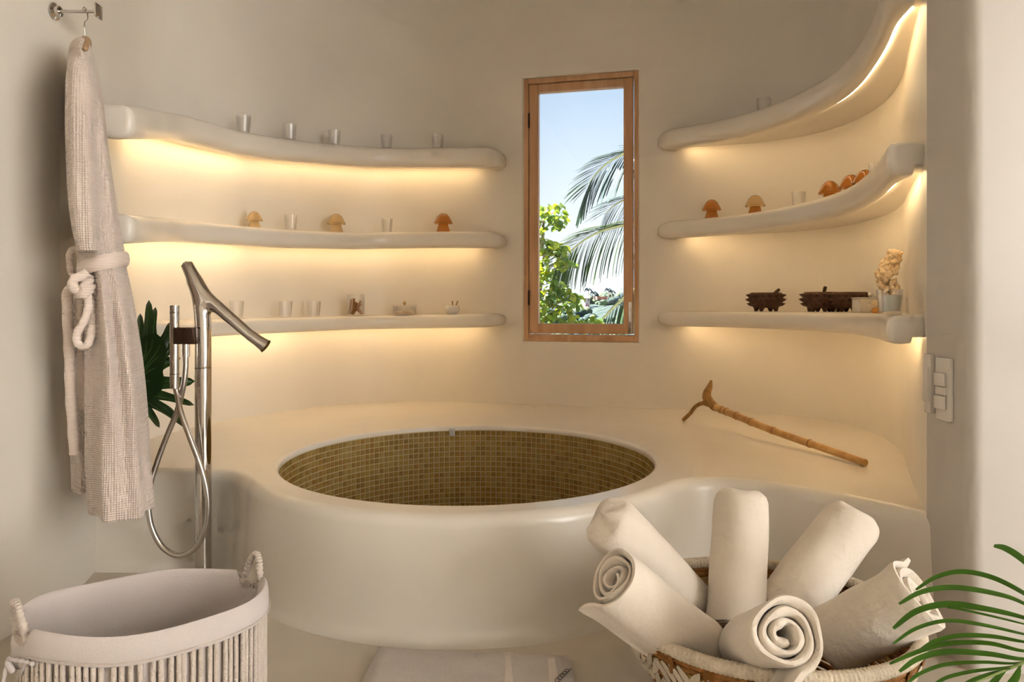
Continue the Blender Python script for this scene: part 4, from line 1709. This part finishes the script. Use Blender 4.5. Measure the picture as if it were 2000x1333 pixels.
# pale leaf-shaped stitches laid in zigzag over the outside, gold ones inside
sv = [(0, 0, 0)]
nst = 8
v, f = [], []
for i in range(nst + 1):
    s_ = i / nst
    w = .0088 * math.sin(PI * min(.98, s_ * .9 + .06)) ** .6
    for k in range(6):
        a = 2 * PI * k / 6
        v.append((w * math.cos(a), .0028 * math.sin(a), s_ - .5))
for i in range(nst):
    for k in range(6):
        k2 = (k + 1) % 6
        f.append((i * 6 + k, i * 6 + k2, (i + 1) * 6 + k2, (i + 1) * 6 + k))
f.append(tuple(range(5, -1, -1)))
f.append(tuple(nst * 6 + k for k in range(6)))
st_out = newmesh('stitch', v, f, True, 60)
st_out.materials.append(M_raff)
st_in = st_out.copy()
st_in.materials.clear()
st_in.materials.append(M_gold)
st_dark = st_out.copy()
st_dark.materials.clear()
st_dark.materials.append(M_straw)


def stitch(me, a, z, tilt, ln, off):
    o = link('stitch', me, None, bk)
    r = br(z) + off
    o.location = (r * math.cos(a), r * math.sin(a), z)
    slope = math.atan2(br(z + .01) - br(z - .01), .02)
    o.matrix_basis = Matrix.Translation(o.location) @ Matrix.Rotation(a - PI / 2, 4, 'Z') @ Matrix.Rotation(-slope, 4, 'X') @ Matrix.Rotation(tilt, 4, 'Y') @ Matrix.Diagonal((1, 1, ln, 1))
    return o


for k in range(48):
    a = PI + PI * (k + .5) / 48                  # the side that faces the camera
    ph = k % 8
    lift = .010 * abs(ph - 3.5) / 3.5
    stitch(st_out, a, .150 - lift, .55 if ph < 4 else -.55, .050, .0085)
    stitch(st_out, a + .02, .112 - lift, .55 if ph < 4 else -.55, .046, .0085)
for k in range(12):
    stitch(st_dark, PI + PI * (k + .5) / 12, .165, 0.0, .036, .0095)
for k in range(30):                               # far inner side
    a = PI * (k + .5) / 30
    ph = k % 10
    stitch(st_in, a, .105 + .035 * (1 - abs(ph - 4.5) / 4.5), 0.0, .05, -.0085)

# ------------------------------------------------------------------ rolled towels
M_roll = mat('linen_towel', (0.80, 0.70, 0.58), 0.9, bump=0.35, bscale=45, sheen=.25, spec=.15, var=.05, vscale=7)


def roll(label, A, B, r, turns=3.4, tail=0.0, spin=0.0, seed=0, flare=0.0, wob=.035, cone=.010, closed=False):
    """A the end that shows, B the end down in the basket"""
    A, B = Vector(A), Vector(B)
    ax = B - A
    L = ax.length
    z = ax.normalized()
    x = Vector((0, 0, 1))
    x = (x - z * x.dot(z)).normalized()
    y = z.cross(x)
    rnd_ = random.Random(seed)
    n = 26 * 4
    r0 = r * .17
    pitch = (r - r0) / turns
    cen = []
    for i in range(n + 1):
        s_ = i / n
        th = spin + 2 * PI * turns * s_
        rad = r0 + (r - pitch * .42 - r0) * s_
        rad *= 1 + wob * math.sin(3 * th + seed) + wob * .8 * math.sin(2 * th + seed * 2)
        cen.append(Vector((rad * math.cos(th), rad * math.sin(th), s_)))
    if tail > 0:
        t = (cen[-1] - cen[-3])
        t.z = 0
        t.normalize()
        out = Vector((cen[-1].x, cen[-1].y, 0)).normalized()
        for i in range(1, 9):
            s_ = i / 8
            cen.append(cen[-1] + (t * (1 - .35 * s_) + out * .22) * (tail / 8))
    m = len(cen)
    nl = 22
    v, f = [], []
    hw = pitch * .40
    for j in range(nl + 1):
        q = j / nl
        lz = L * (1 - (1 - q) ** 1) if True else 0
        # rounded hems at both ends
        e_ = min(q, 1 - q) * L
        k = 1.0 if e_ > .006 else .45 + .55 * math.sqrt(max(0, 1 - (1 - e_ / .006) ** 2))
        fl = 1 + flare * max(0, 1 - q * 3) ** 2 + .02 * math.sin(q * 9 + seed)
        ring_o, ring_i = [], []
        for i in range(m):
            c = cen[i]
            tt_ = cen[min(i + 1, m - 1)] - cen[max(i - 1, 0)]
            nn_ = Vector((tt_.y, -tt_.x, 0)).normalized()
            th_ = 1.0 + .25 * math.sin(i * .5 + seed + q * 2)
            nz = noise.noise(Vector((c.x * 22 + seed * 5, c.y * 22, q * 3.0))) * .06 * r
            push = cone * (1 - c.z) * (1 - q) ** 3          # inner turns sit a little deeper at the open end
            wv = .004 * math.sin(i * .35 + seed) * (1 - q) ** 4
            base_ = A + z * (q * L + push + wv)
            co_, ci_ = c * fl + nn_ * (hw * k * th_ + nz), c * fl + nn_ * (-hw * k * th_ + nz)
            ring_o.append(base_ + x * co_.x + y * co_.y)
            ring_i.append(base_ + x * ci_.x + y * ci_.y)
        v += ring_o + list(reversed(ring_i))
    w = 2 * m
    for j in range(nl):
        for i in range(w):
            i2 = (i + 1) % w
            f.append((j * w + i, j * w + i2, (j + 1) * w + i2, (j + 1) * w + i))
    for j in (0, nl):
        for i in range(m - 1):
            a, b, c_, d_ = j * w + i, j * w + i + 1, j * w + (w - 2 - i), j * w + (w - 1 - i)
            f.append((a, d_, c_, b) if j == 0 else (a, b, c_, d_))
    if closed:
        # the towel is folded over at this end: a soft rounded outer wrap hides the spiral
        f = [q for q in f if all(i >= 6 * w for i in q)]
        used = sorted({i for q in f for i in q})
        mp_ = {u: i for i, u in enumerate(used)}
        v = [A + z * ((v[u] - A).dot(z)) + ((v[u] - A) - z * ((v[u] - A).dot(z))) * .95 for u in used]
        f = [tuple(mp_[i] for i in q) for q in f]
        b0 = len(v)
        nr, nk = 30, 48
        for j in range(nr + 1):
            q = j / nr
            d_ = q * L
            e_ = r * .55
            kk = math.sqrt(max(0.0, 1 - max(0, 1 - d_ / e_) ** 2.6)) if d_ < e_ else 1.0
            kk = max(kk, .02)
            for i in range(nk):
                t_ = 2 * PI * i / nk
                nz = 1 + .05 * noise.noise(Vector((math.cos(t_) * 1.6 + seed * 3, math.sin(t_) * 1.6, q * 4))) + .018 * math.sin(t_ * 2 + seed)
                sq = 1 + .05 * math.cos(2 * t_ + seed)
                p_ = A + z * (d_ + .006 * math.sin(3 * t_ + seed) * (1 - q)) + (x * math.cos(t_) + y * math.sin(t_)) * (r * kk * nz * sq)
                v.append(p_)
        for j in range(nr):
            for i in range(nk):
                i2 = (i + 1) % nk
                f.append((b0 + j * nk + i, b0 + j * nk + i2, b0 + (j + 1) * nk + i2, b0 + (j + 1) * nk + i))
        f.append(tuple(b0 + i for i in range(nk - 1, -1, -1)))
    bm = bmesh.new()
    bv = [bm.verts.new(p - B) for p in v]
    for q in f:
        try:
            bm.faces.new([bv[i] for i in q])
        except ValueError:
            pass
    bmesh.ops.recalc_face_normals(bm, faces=bm.faces)
    me = bpy.data.meshes.new('rolled_towel')
    bm.to_mesh(me)
    bm.free()
    me.polygons.foreach_set('use_smooth', [True] * len(me.polygons))
    me.set_sharp_from_angle(angle=math.radians(65))
    o = link('rolled_towel', me, M_roll)
    o.location = B
    return tag(o, label, 'towel', 'rolled towels in the basket')


roll('cream rolled towel leaning out over the back left of the basket', P(1176, 1005, 1.60), P(1382, 1222, 1.72), .062, seed=1, spin=1.0, closed=True)
roll('cream rolled towel standing upright at the back centre of the basket', P(1447, 962, 1.78), P(1437, 1228, 1.60), .064, seed=2, spin=2.0, closed=True)
roll('cream rolled towel leaning to the back right of the basket', P(1672, 1006, 1.80), P(1520, 1210, 1.66), .068, seed=3, spin=4.0, closed=True)
roll('wide cream rolled towel drooping over the right rim behind palm leaves', P(1802, 1162, 1.43), P(1618, 1258, 1.53), .073, seed=4, spin=4.4, tail=.035, flare=.10)
roll('cream rolled towel with open spiral end at the front left rim', P(1192, 1124, 1.40), P(1374, 1262, 1.49), .062, seed=5, spin=0.5, tail=.045, flare=.12)
roll('front rolled towel with its spiral end facing the viewer', P(1537, 1236, 1.235), P(1456, 1262, 1.44), .066, seed=6, spin=2.9, tail=.05, flare=.10, turns=3.0, wob=.05)

# ------------------------------------------------------------------ potted palm at the right edge
M_palm = leaf_mat('areca_leaf', (0.060, 0.165, 0.018), (0.035, 0.11, 0.012), 0.3, 0.35)
M_stem = mat('palm_stem', (0.20, 0.26, 0.06), 0.5)
pot_c = Vector((1.02, 0.93, 0))
pp = empty('potted_palm', pot_c)
tag(pp, 'potted areca palm reaching in from the right edge', 'plant')
v, f = lathe([(0, 0), (.085, 0), (.095, .01), (.12, .20), (.125, .21), (.115, .21), (.11, .19), (0, .185)], 36)
link('pot', newmesh('pot', v, f, True, 40), mat('clay_pot', (.55, .42, .30), .8, bump=.2, bscale=30), pp)
v, f = lathe([(0, .186), (.109, .186), (.108, .190), (0, .196)], 30)
link('soil', newmesh('soil', v, f, True), mat('potting_soil', (.06, .04, .025), .95, bump=.8, bscale=120), pp)


def blade(pts, w, seg=6, droop=.25):
    """one leaflet: pts world path from base to tip, w half width"""
    pth = spline(pts, seg)
    m = len(pth)
    v, f = [], []
    for i, p in enumerate(pth):
        s_ = i / (m - 1)
        t = (pth[min(i + 1, m - 1)] - pth[max(i - 1, 0)]).normalized()
        side = t.cross(Vector((.25, 1, .35)).normalized())
        side.normalize()
        nrm = side.cross(t)
        ww = w * max(.04, math.sin(PI * min(1.0, .10 + .90 * (1 - s_) ** 0.8)) ** .7) if s_ > .0 else w * .4
        for k, h in ((-1, droop), (0, 0), (1, droop)):
            v.append(p + side * ww * k + nrm * ww * h)
    for i in range(m - 1):
        a = i * 3
        f.append((a, a + 1, a + 4, a + 3))
        f.append((a + 1, a + 2, a + 5, a + 4))
    return v, f


DP = 1.16
rach = [P(1893, 1338, DP - .02), P(1950, 1315, DP), P(2004, 1292, DP + .01), P(2060, 1262, DP + .02), P(2130, 1240, DP), P(2180, 1300, DP - .1), Vector((1.03, .95, .42)), Vector((1.02, .93, .19))]
rp_ = spline(rach, 8)
tv_, tf_ = tube([p - pot_c for p in rp_], [.0015 + .004 * i / len(rp_) for i in range(len(rp_))], 8)
frond = link('frond', newmesh('frond', tv_, tf_, True), M_stem, pp)
leaflets = [
    ([(2110, 1215), (2060, 1150), (2000, 1096), (1965, 1073), (1941, 1067)], 7),
    ([(2105, 1225), (2050, 1195), (2000, 1160), (1940, 1130), (1880, 1118), (1830, 1128), (1789, 1153)], 6),
    ([(2090, 1235), (2000, 1180), (1940, 1160), (1860, 1149), (1800, 1158), (1756, 1181)], 6.5),
    ([(2085, 1240), (2000, 1208), (1920, 1190), (1850, 1182), (1790, 1196), (1745, 1229)], 8),
    ([(2080, 1242), (2000, 1220), (1930, 1203), (1870, 1190), (1850, 1188)], 3),
    ([(2070, 1256), (2000, 1240), (1920, 1222), (1850, 1214), (1790, 1229), (1745, 1258)], 5),
    ([(2060, 1262), (2000, 1255), (1940, 1245), (1880, 1243), (1830, 1253), (1795, 1272)], 6),
    ([(2050, 1266), (2000, 1273), (1930, 1258), (1850, 1259), (1790, 1276), (1738, 1298)], 6.5),
    ([(2040, 1275), (2000, 1289), (1930, 1279), (1850, 1275), (1795, 1288), (1757, 1313)], 7.5),
    ([(2020, 1288), (1980, 1297), (1920, 1295), (1850, 1299), (1800, 1316), (1772, 1336)], 5),
    ([(2000, 1297), (1960, 1306), (1900, 1313), (1850, 1325), (1815, 1345)], 5),
    ([(1975, 1306), (1930, 1318), (1890, 1335), (1870, 1352)], 4.5),
    ([(1968, 1308), (1950, 1325), (1930, 1350), (1915, 1380)], 8),
    ([(1993, 1300), (1985, 1325), (1965, 1355), (1945, 1390)], 10),
    ([(2020, 1290), (2020, 1320), (2005, 1360), (1990, 1400)], 11),
    ([(2050, 1275), (2075, 1310), (2085, 1360), (2080, 1410)], 11),
    ([(2080, 1258), (2115, 1290), (2140, 1340), (2150, 1400)], 11),
]
for i, (pts, w) in enumerate(leaflets):
    dd = DP + .02 * math.sin(i * 2.1)
    v, f = blade([P(x, y, dd + .10 * ((2080 - x) / 300) * .5) - pot_c for x, y in pts], w / F * DP)
    link('leaflet', newmesh('leaflet', v, f, True), M_palm, frond)
# further fronds of the same plant, out to the right
for k, (ax_, ay_, hz_) in enumerate(((.32, -.18, .75), (.25, .28, .9), (-.02, -.34, .8))):
    q0 = Vector((0, 0, .19))
    q1 = Vector((ax_ * .35, ay_ * .35, hz_ * .8))
    q2 = Vector((ax_, ay_, hz_))
    q3 = Vector((ax_ * 1.6, ay_ * 1.6, hz_ * .86))
    pth = spline([q0, q1, q2, q3], 10)
    tv_, tf_ = tube(pth, [.005 - .0035 * i / len(pth) for i in range(len(pth))], 6)
    fr = link('frond', newmesh('frond', tv_, tf_, True), M_stem, pp)
    for i in range(10, len(pth) - 1, 2):
        t = (pth[i + 1] - pth[i]).normalized()
        sd = t.cross(Vector((0, 0, 1))).normalized()
        for sg in (-1, 1):
            b_ = pth[i]
            v, f = blade([b_, b_ + (t * .5 + sd * sg) * .09 + Vector((0, 0, .02)), b_ + (t * .7 + sd * sg) * .17 + Vector((0, 0, -.03))], .007)
            link('leaflet', newmesh('leaflet', v, f, True), M_palm, fr)

# ------------------------------------------------------------------ outside the window
M_frond = leaf_mat('coconut_leaf', (0.060, 0.105, 0.028), (0.035, 0.075, 0.025), 0.2, 0.35)
M_frond2 = leaf_mat('coconut_leaf_bluish', (0.055, 0.095, 0.075), (0.032, 0.065, 0.05), 0.15, 0.35)
M_rachis = mat('coconut_rachis', (0.42, 0.40, 0.16), 0.5)
M_trunk = mat('palm_bark', (0.28, 0.22, 0.15), 0.9, bump=.6, bscale=14)
# leaflet template: unit length along +X, drooping
v, f = [], []
for i in range(7):
    s_ = i / 6
    w = .030 * (math.sin(PI * (.12 + .86 * (1 - s_) ** .9)) ** .8) + .001
    for k, h in ((-1, .35), (0, 0), (1, .35)):
        v.append((s_, k * w, -.16 * s_ * s_ + h * w))
for i in range(6):
    a = i * 3
    f += [(a, a + 3, a + 4, a + 1), (a + 1, a + 4, a + 5, a + 2)]
lf_me = newmesh('leaflet', v, f, True)
lf_me.materials.append(M_frond)
lf_me2 = lf_me.copy()
lf_me2.materials.clear()
lf_me2.materials.append(M_frond2)


def coconut(label, d, crown, fronds):
    t = empty('coconut_palm', (crown.x, crown.y, -6.0))
    tag(t, label, 'palm tree', 'coconut palms outside the window')
    o_ = Vector(t.location)
    tv_, tf_ = tube(spline([(0, 0, 0), (.1, .0, 2.5), (.05, .1, crown.z + 6 - .4), (0, 0, crown.z + 6 + .1)], 8), [.20 - .004 * i for i in range(25)], 14)
    link('trunk', newmesh('trunk', tv_, tf_, True), M_trunk, t)
    rnd_ = random.Random(int(d * 7))
    for pts, ln, n, side_tab, me in fronds:
        pth = spline([p - o_ for p in pts], 10)
        tv_, tf_ = tube(pth, [.035 - .030 * i / len(pth) for i in range(len(pth))], 6)
        fr = link('frond', newmesh('frond', tv_, tf_, True), M_rachis, t)
        m = len(pth)
        for k in range(n):
            s_ = .12 + .87 * k / n
            i = min(int(s_ * (m - 1)), m - 2)
            b_ = pth[i].lerp(pth[i + 1], s_ * (m - 1) - i)
            tg = (pth[i + 1] - pth[i]).normalized()
            for sg, (dx, dy, dz, lk) in enumerate(side_tab):
                dirv = (tg * (.45 + .5 * s_) + Vector((dx, dy, dz)) * (1.1 - .35 * s_)).normalized()
                L_ = ln * lk * (1 - .45 * abs(s_ - .45)) * rnd_.uniform(.88, 1.08) * (1 if s_ < .9 else .75)
                dirv = (dirv + Vector((rnd_.uniform(-.06, .06), rnd_.uniform(-.1, .1), rnd_.uniform(-.06, .06)))).normalized()
                o = link('leaflet', me, None, fr)
                yv = Vector((0, 0, 1)).cross(dirv)
                if yv.length < 1e-3:
                    yv = Vector((0, 1, 0))
                yv.normalize()
                yv = (yv + Vector((0, .6, 0))).normalized()
                zv = dirv.cross(yv).normalized()
                yv = zv.cross(dirv).normalized()
                if zv.z < 0:
                    zv, yv = -zv, -yv
                Mx = Matrix((dirv, yv, zv)).transposed().to_4x4()
                o.matrix_basis = Matrix.Translation(b_) @ Mx @ Matrix.Diagonal((L_, L_ * .9, L_, 1))
    return t


D1 = 13.0
cr = P(1345, 405, D1)
coconut('coconut palm right of the window view, three fronds hanging into the pane', D1, cr, [
    ([cr, P(1290, 300, D1 - .1), P(1235, 296, D1 - .2), P(1190, 316, D1 - .3), P(1160, 345, D1 - .3), P(1146, 372, D1 - .2)], .95, 46, [(-.15, 0, -1.0, 1.0), (-.95, 0, .05, .75)], lf_me2),
    ([cr, P(1290, 380, D1 + .3), P(1240, 385, D1 + .3), P(1205, 398, D1 + .3), P(1180, 420, D1 + .3)], .8, 34, [(-.1, 0, -1.0, 1.0), (-.9, 0, .1, .8)], lf_me2),
    ([cr, P(1290, 425, D1 - .8), P(1230, 438, D1 - .9), P(1180, 450, D1 - .9), P(1140, 470, D1 - .9), P(1105, 500, D1 - .8), P(1084, 522, D1 - .7)], .95, 58, [(.12, 0, -1.0, 1.0), (-.95, 0, .12, .72)], lf_me),
    ([cr, P(1400, 300, D1), P(1460, 310, D1), P(1510, 380, D1)], .7, 22, [(0, 0, -1, 1), (.9, 0, .1, .8)], lf_me),
    ([cr, P(1420, 380, D1 + .3), P(1480, 420, D1 + .4), P(1520, 500, D1 + .4)], .7, 22, [(0, 0, -1, 1), (.9, 0, .1, .8)], lf_me),
])
D2 = 9.0
cr2 = P(1300, 560, D2)
coconut('nearer coconut palm with one dark frond low in the right corner of the pane', D2, cr2, [
    ([cr2, P(1262, 556, D2 - .1), P(1225, 578, D2 - .2), P(1195, 604, D2 - .2), P(1168, 634, D2 - .2), P(1150, 662, D2 - .2)], .62, 46, [(.10, 0, -1.0, 1.0), (-.9, 0, .35, .45)], lf_me),
    ([cr2, P(1330, 530, D2), P(1370, 545, D2), P(1400, 600, D2)], .6, 16, [(0, 0, -1, 1), (.9, 0, .1, .8)], lf_me),
])

# leafy tree on the left of the pane
M_leafs = [leaf_mat('broad_leaf_%d' % i, c, None, .35, .45) for i, c in enumerate(((0.20, 0.27, 0.022), (0.13, 0.22, 0.03), (0.30, 0.33, 0.02), (0.09, 0.16, 0.035)))]
DT = 7.0
tree = empty('leafy_tree', P(1030, 900, DT))
tag(tree, 'sunlit yellow green leafy tree at the left of the window view', 'tree')
tro = Vector(tree.location)
clusters = [(1058, 428, 26), (1082, 415, 22), (1092, 432, 15), (1060, 472, 16), (1066, 496, 14), (1084, 486, 14), (1100, 490, 14), (1096, 512, 14), (1110, 518, 10), (1060, 522, 16), (1062, 548, 20),
            (1084, 560, 20), (1104, 572, 16), (1120, 585, 14), (1060, 585, 22), (1084, 596, 20), (1062, 616, 22), (1092, 622, 20), (1122, 628, 15), (1160, 630, 13), (1148, 634, 10), (1116, 600, 10), (1040, 600, 22), (1038, 540, 20), (1036, 450, 18)]
v, f = [], []
for i in range(6):
    s_ = i / 5
    w = .36 * math.sin(PI * (.06 + .9 * s_)) ** .75
    for k, h in ((-1, .3), (0, 0), (1, .3)):
        v.append((s_, k * w, -.22 * s_ * s_ + h * w * .6))
for i in range(5):
    a = i * 3
    f += [(a, a + 3, a + 4, a + 1), (a + 1, a + 4, a + 5, a + 2)]
bl_me = newmesh('leaf', v, f, True)
bl_me.materials.append(M_leafs[0])
tv_, tf_ = tube(spline([(0, 0, -3), (-.05, 0, 0), P(1045, 640, DT + .1) - tro, P(1055, 540, DT + .1) - tro, P(1062, 430, DT + .1) - tro], 6), [.07 - .0025 * i for i in range(25)], 8)
link('trunk', newmesh('trunk', tv_, tf_, True), mat('tree_bark', (.22, .17, .11), .9, bump=.5, bscale=20), tree)
brs = MB()
for cx, cy, cr_ in clusters:
    a = P(1052, min(660, cy + 25), DT + .1) - tro
    b = P(cx, cy, DT) - tro
    brs.add(*tube([a, a.lerp(b, .5) + Vector((0, 0, .02)), b], [.012, .008, .004], 6))
brs.build('branches', M_trunk, tree)
rl_ = random.Random(11)
extra = MB()
nleaf = 0
tot_l = sum(c[2] for c in clusters)
for cx, cy, cr_ in clusters:
    n_ = max(6, int(290 * cr_ / tot_l))
    for k in range(n_ * 3):
        a, q = rl_.random() * 2 * PI, math.sqrt(rl_.random())
        dd = DT + rl_.uniform(-.10, .12)
        b = P(cx + cr_ * q * math.cos(a), cy + cr_ * q * math.sin(a), dd) - tro
        yaw = rl_.uniform(0, 2 * PI)
        ln = rl_.uniform(.05, .085)
        Mx = Matrix.Translation(b) @ Matrix.Rotation(yaw, 4, 'Z') @ Matrix.Rotation(rl_.uniform(-.1, .9), 4, 'Y') @ Matrix.Rotation(rl_.uniform(-.8, .8), 4, 'X') @ Matrix.Diagonal((ln, ln, ln, 1))
        if k < n_ and nleaf < 296:
            nleaf += 1
            o = link('leaf', bl_me, None, tree)
            o.matrix_basis = Mx
            o.material_slots[0].link = 'OBJECT'
            o.material_slots[0].material = rl_.choice(M_leafs)
        else:
            extra.add(v, f, Mx, rl_.randrange(4))
tag(extra.build('foliage', M_leafs, tree, 80), kind='stuff')

# hillside across the valley with houses and trees
M_hill = mat('hill_green', (0.030, 0.048, 0.046), 0.95, var=.0, col2=(0.055, 0.075, 0.06), vscale=.25)
M_htree = [mat('hill_tree_%d' % i, c, .9) for i, c in enumerate(((.030, .052, .045), (.055, .080, .045), (.022, .040, .045), (.085, .105, .055)))]
v, f = [], []
NXh, NYh = 60, 24


def hill_z(x, y):
    r = (y - 90) / 130
    top = EYE + 1.4 + 2.2 * noise.noise(Vector((x * .03, 3, 1))) + 1.0 * math.sin(x * .05)
    return -14 + (top + 14) * max(0, min(1, r)) ** .7 + 1.2 * noise.noise(Vector((x * .08, y * .08, 0)))


for i in range(NXh + 1):
    for j in range(NYh + 1):
        x, y = -120 + 260 * i / NXh, 70 + 190 * j / NYh
        v.append((x, y, hill_z(x, min(y, 220)) - (max(0, y - 220) * .2)))
for i in range(NXh):
    for j in range(NYh):
        a = i * (NYh + 1) + j
        f.append((a, a + NYh + 1, a + NYh + 2, a + 1))
tag(link('ground', newmesh('ground', v, f, True), M_hill), 'blue green hillside far across the valley', None, kind='structure')
hb = MB()
rh = random.Random(5)
bm = bmesh.new()
bmesh.ops.create_icosphere(bm, subdivisions=1, radius=1.0)
bm.verts.index_update()
iv = [tuple(q.co) for q in bm.verts]
if_ = [tuple(q.index for q in fc.verts) for fc in bm.faces]
bm.free()
for k in range(3200):
    y = rh.uniform(85, 222)
    x = y * rh.uniform(-.22, .36)
    s_ = rh.uniform(.7, 1.7)
    if 165 < y < 199 and 18 < x < 30:
        continue
    hb.add([(a * rh.uniform(.8, 1.2), b, c * rh.uniform(.7, 1.2)) for a, b, c in iv], if_, Matrix.Translation((x, y, hill_z(x, y) + s_ * .3)) @ Matrix.Diagonal((s_, s_, s_ * .9, 1)), rh.randrange(4))
tag(hb.build('hillside_trees', M_htree, None, 180), 'distant trees covering the hillside beyond the window', 'trees', kind='stuff')


def house(px0, px1, py0, py1, d, col, roofc, label, gable=True):
    a, b = P(px0, py1, d), P(px1, py0, d)
    t = empty('hill_house', ((a.x + b.x) / 2, d, a.z - 2))
    tag(t, label, 'house', 'houses on the far hill')
    w, h, dp = (b.x - a.x) / 2, b.z - a.z + 2, 3.0
    vv, ff = box(-w, w, 0, dp, 0, h * .74)
    link('walls', newmesh('walls', vv, ff, False), mat('house_wall', col, .9), t)
    z0 = h * .74
    if gable:
        vv = [(-w * 1.12, -.3, z0), (w * 1.12, -.3, z0), (w * 1.12, dp + .3, z0), (-w * 1.12, dp + .3, z0), (-w * .3, dp / 2, h), (w * .3, dp / 2, h)]
        ff = [(0, 1, 5, 4), (1, 2, 5), (2, 3, 4, 5), (3, 0, 4), (0, 3, 2, 1)]
    else:
        vv, ff = box(-w * 1.05, w * 1.05, -.2, dp + .2, z0, z0 + .35)
    link('roof', newmesh('roof', vv, ff, False), mat('house_roof', roofc, .9), t)
    mw = mat('house_window', (.12, .10, .10), .3)
    for k in range(2):
        x = -w * .5 + k * w
        vv, ff = box(x - w * .16, x + w * .16, -.06, .05, z0 - .9, z0 - .25)
        link('window', newmesh('window', vv, ff, False), mw, t)


house(1140, 1152, 574, 592, 195, (.62, .56, .47), (.60, .52, .42), 'pale stone house on the hill, leftmost of the far houses')
house(1166, 1186, 575, 588, 205, (.78, .30, .20), (.75, .30, .20), 'flat roofed coral red house on the far hilltop', False)
house(1143, 1150, 588, 598, 190, (.75, .32, .38), (.72, .45, .45), 'tiny pink house just below the pale stone house', False)
for px, py, d in ((1149, 566, 200), (1188, 566, 206), (1195, 570, 206), (1160, 572, 204)):
    q = P(px, py, d)
    t = empty('hilltop_palm', (q.x, q.y, q.z - 5))
    where = {1149: 'above the pale stone house', 1188: 'tallest, right of the coral red house', 1195: 'farthest right on the hilltop', 1160: 'small, between pale and red houses'}[px]
    tag(t, 'distant palm ' + where, 'palm tree', 'palms on the far hilltop')
    tv_, tf_ = tube([(0, 0, 0), (0.1, 0, 3), (0, 0, 5)], .14, 6)
    link('trunk', newmesh('trunk', tv_, tf_, True), M_trunk, t)
    mb = MB()
    for k in range(9):
        a = 2 * PI * k / 9
        c_, s_ = math.cos(a), math.sin(a)
        pth = [(0, 0, 4.6), (c_ * .4, s_ * .4, 5.1 + .25 * (k % 2)), (c_ * .85, s_ * .85, 4.9 + .2 * (k % 2)), (c_ * 1.15, s_ * 1.15, 4.3)]
        mb.add(*tube(pth, [.10, .16, .14, .02], 5, flat=.3))
    mb.build('crown', M_htree[2], t)
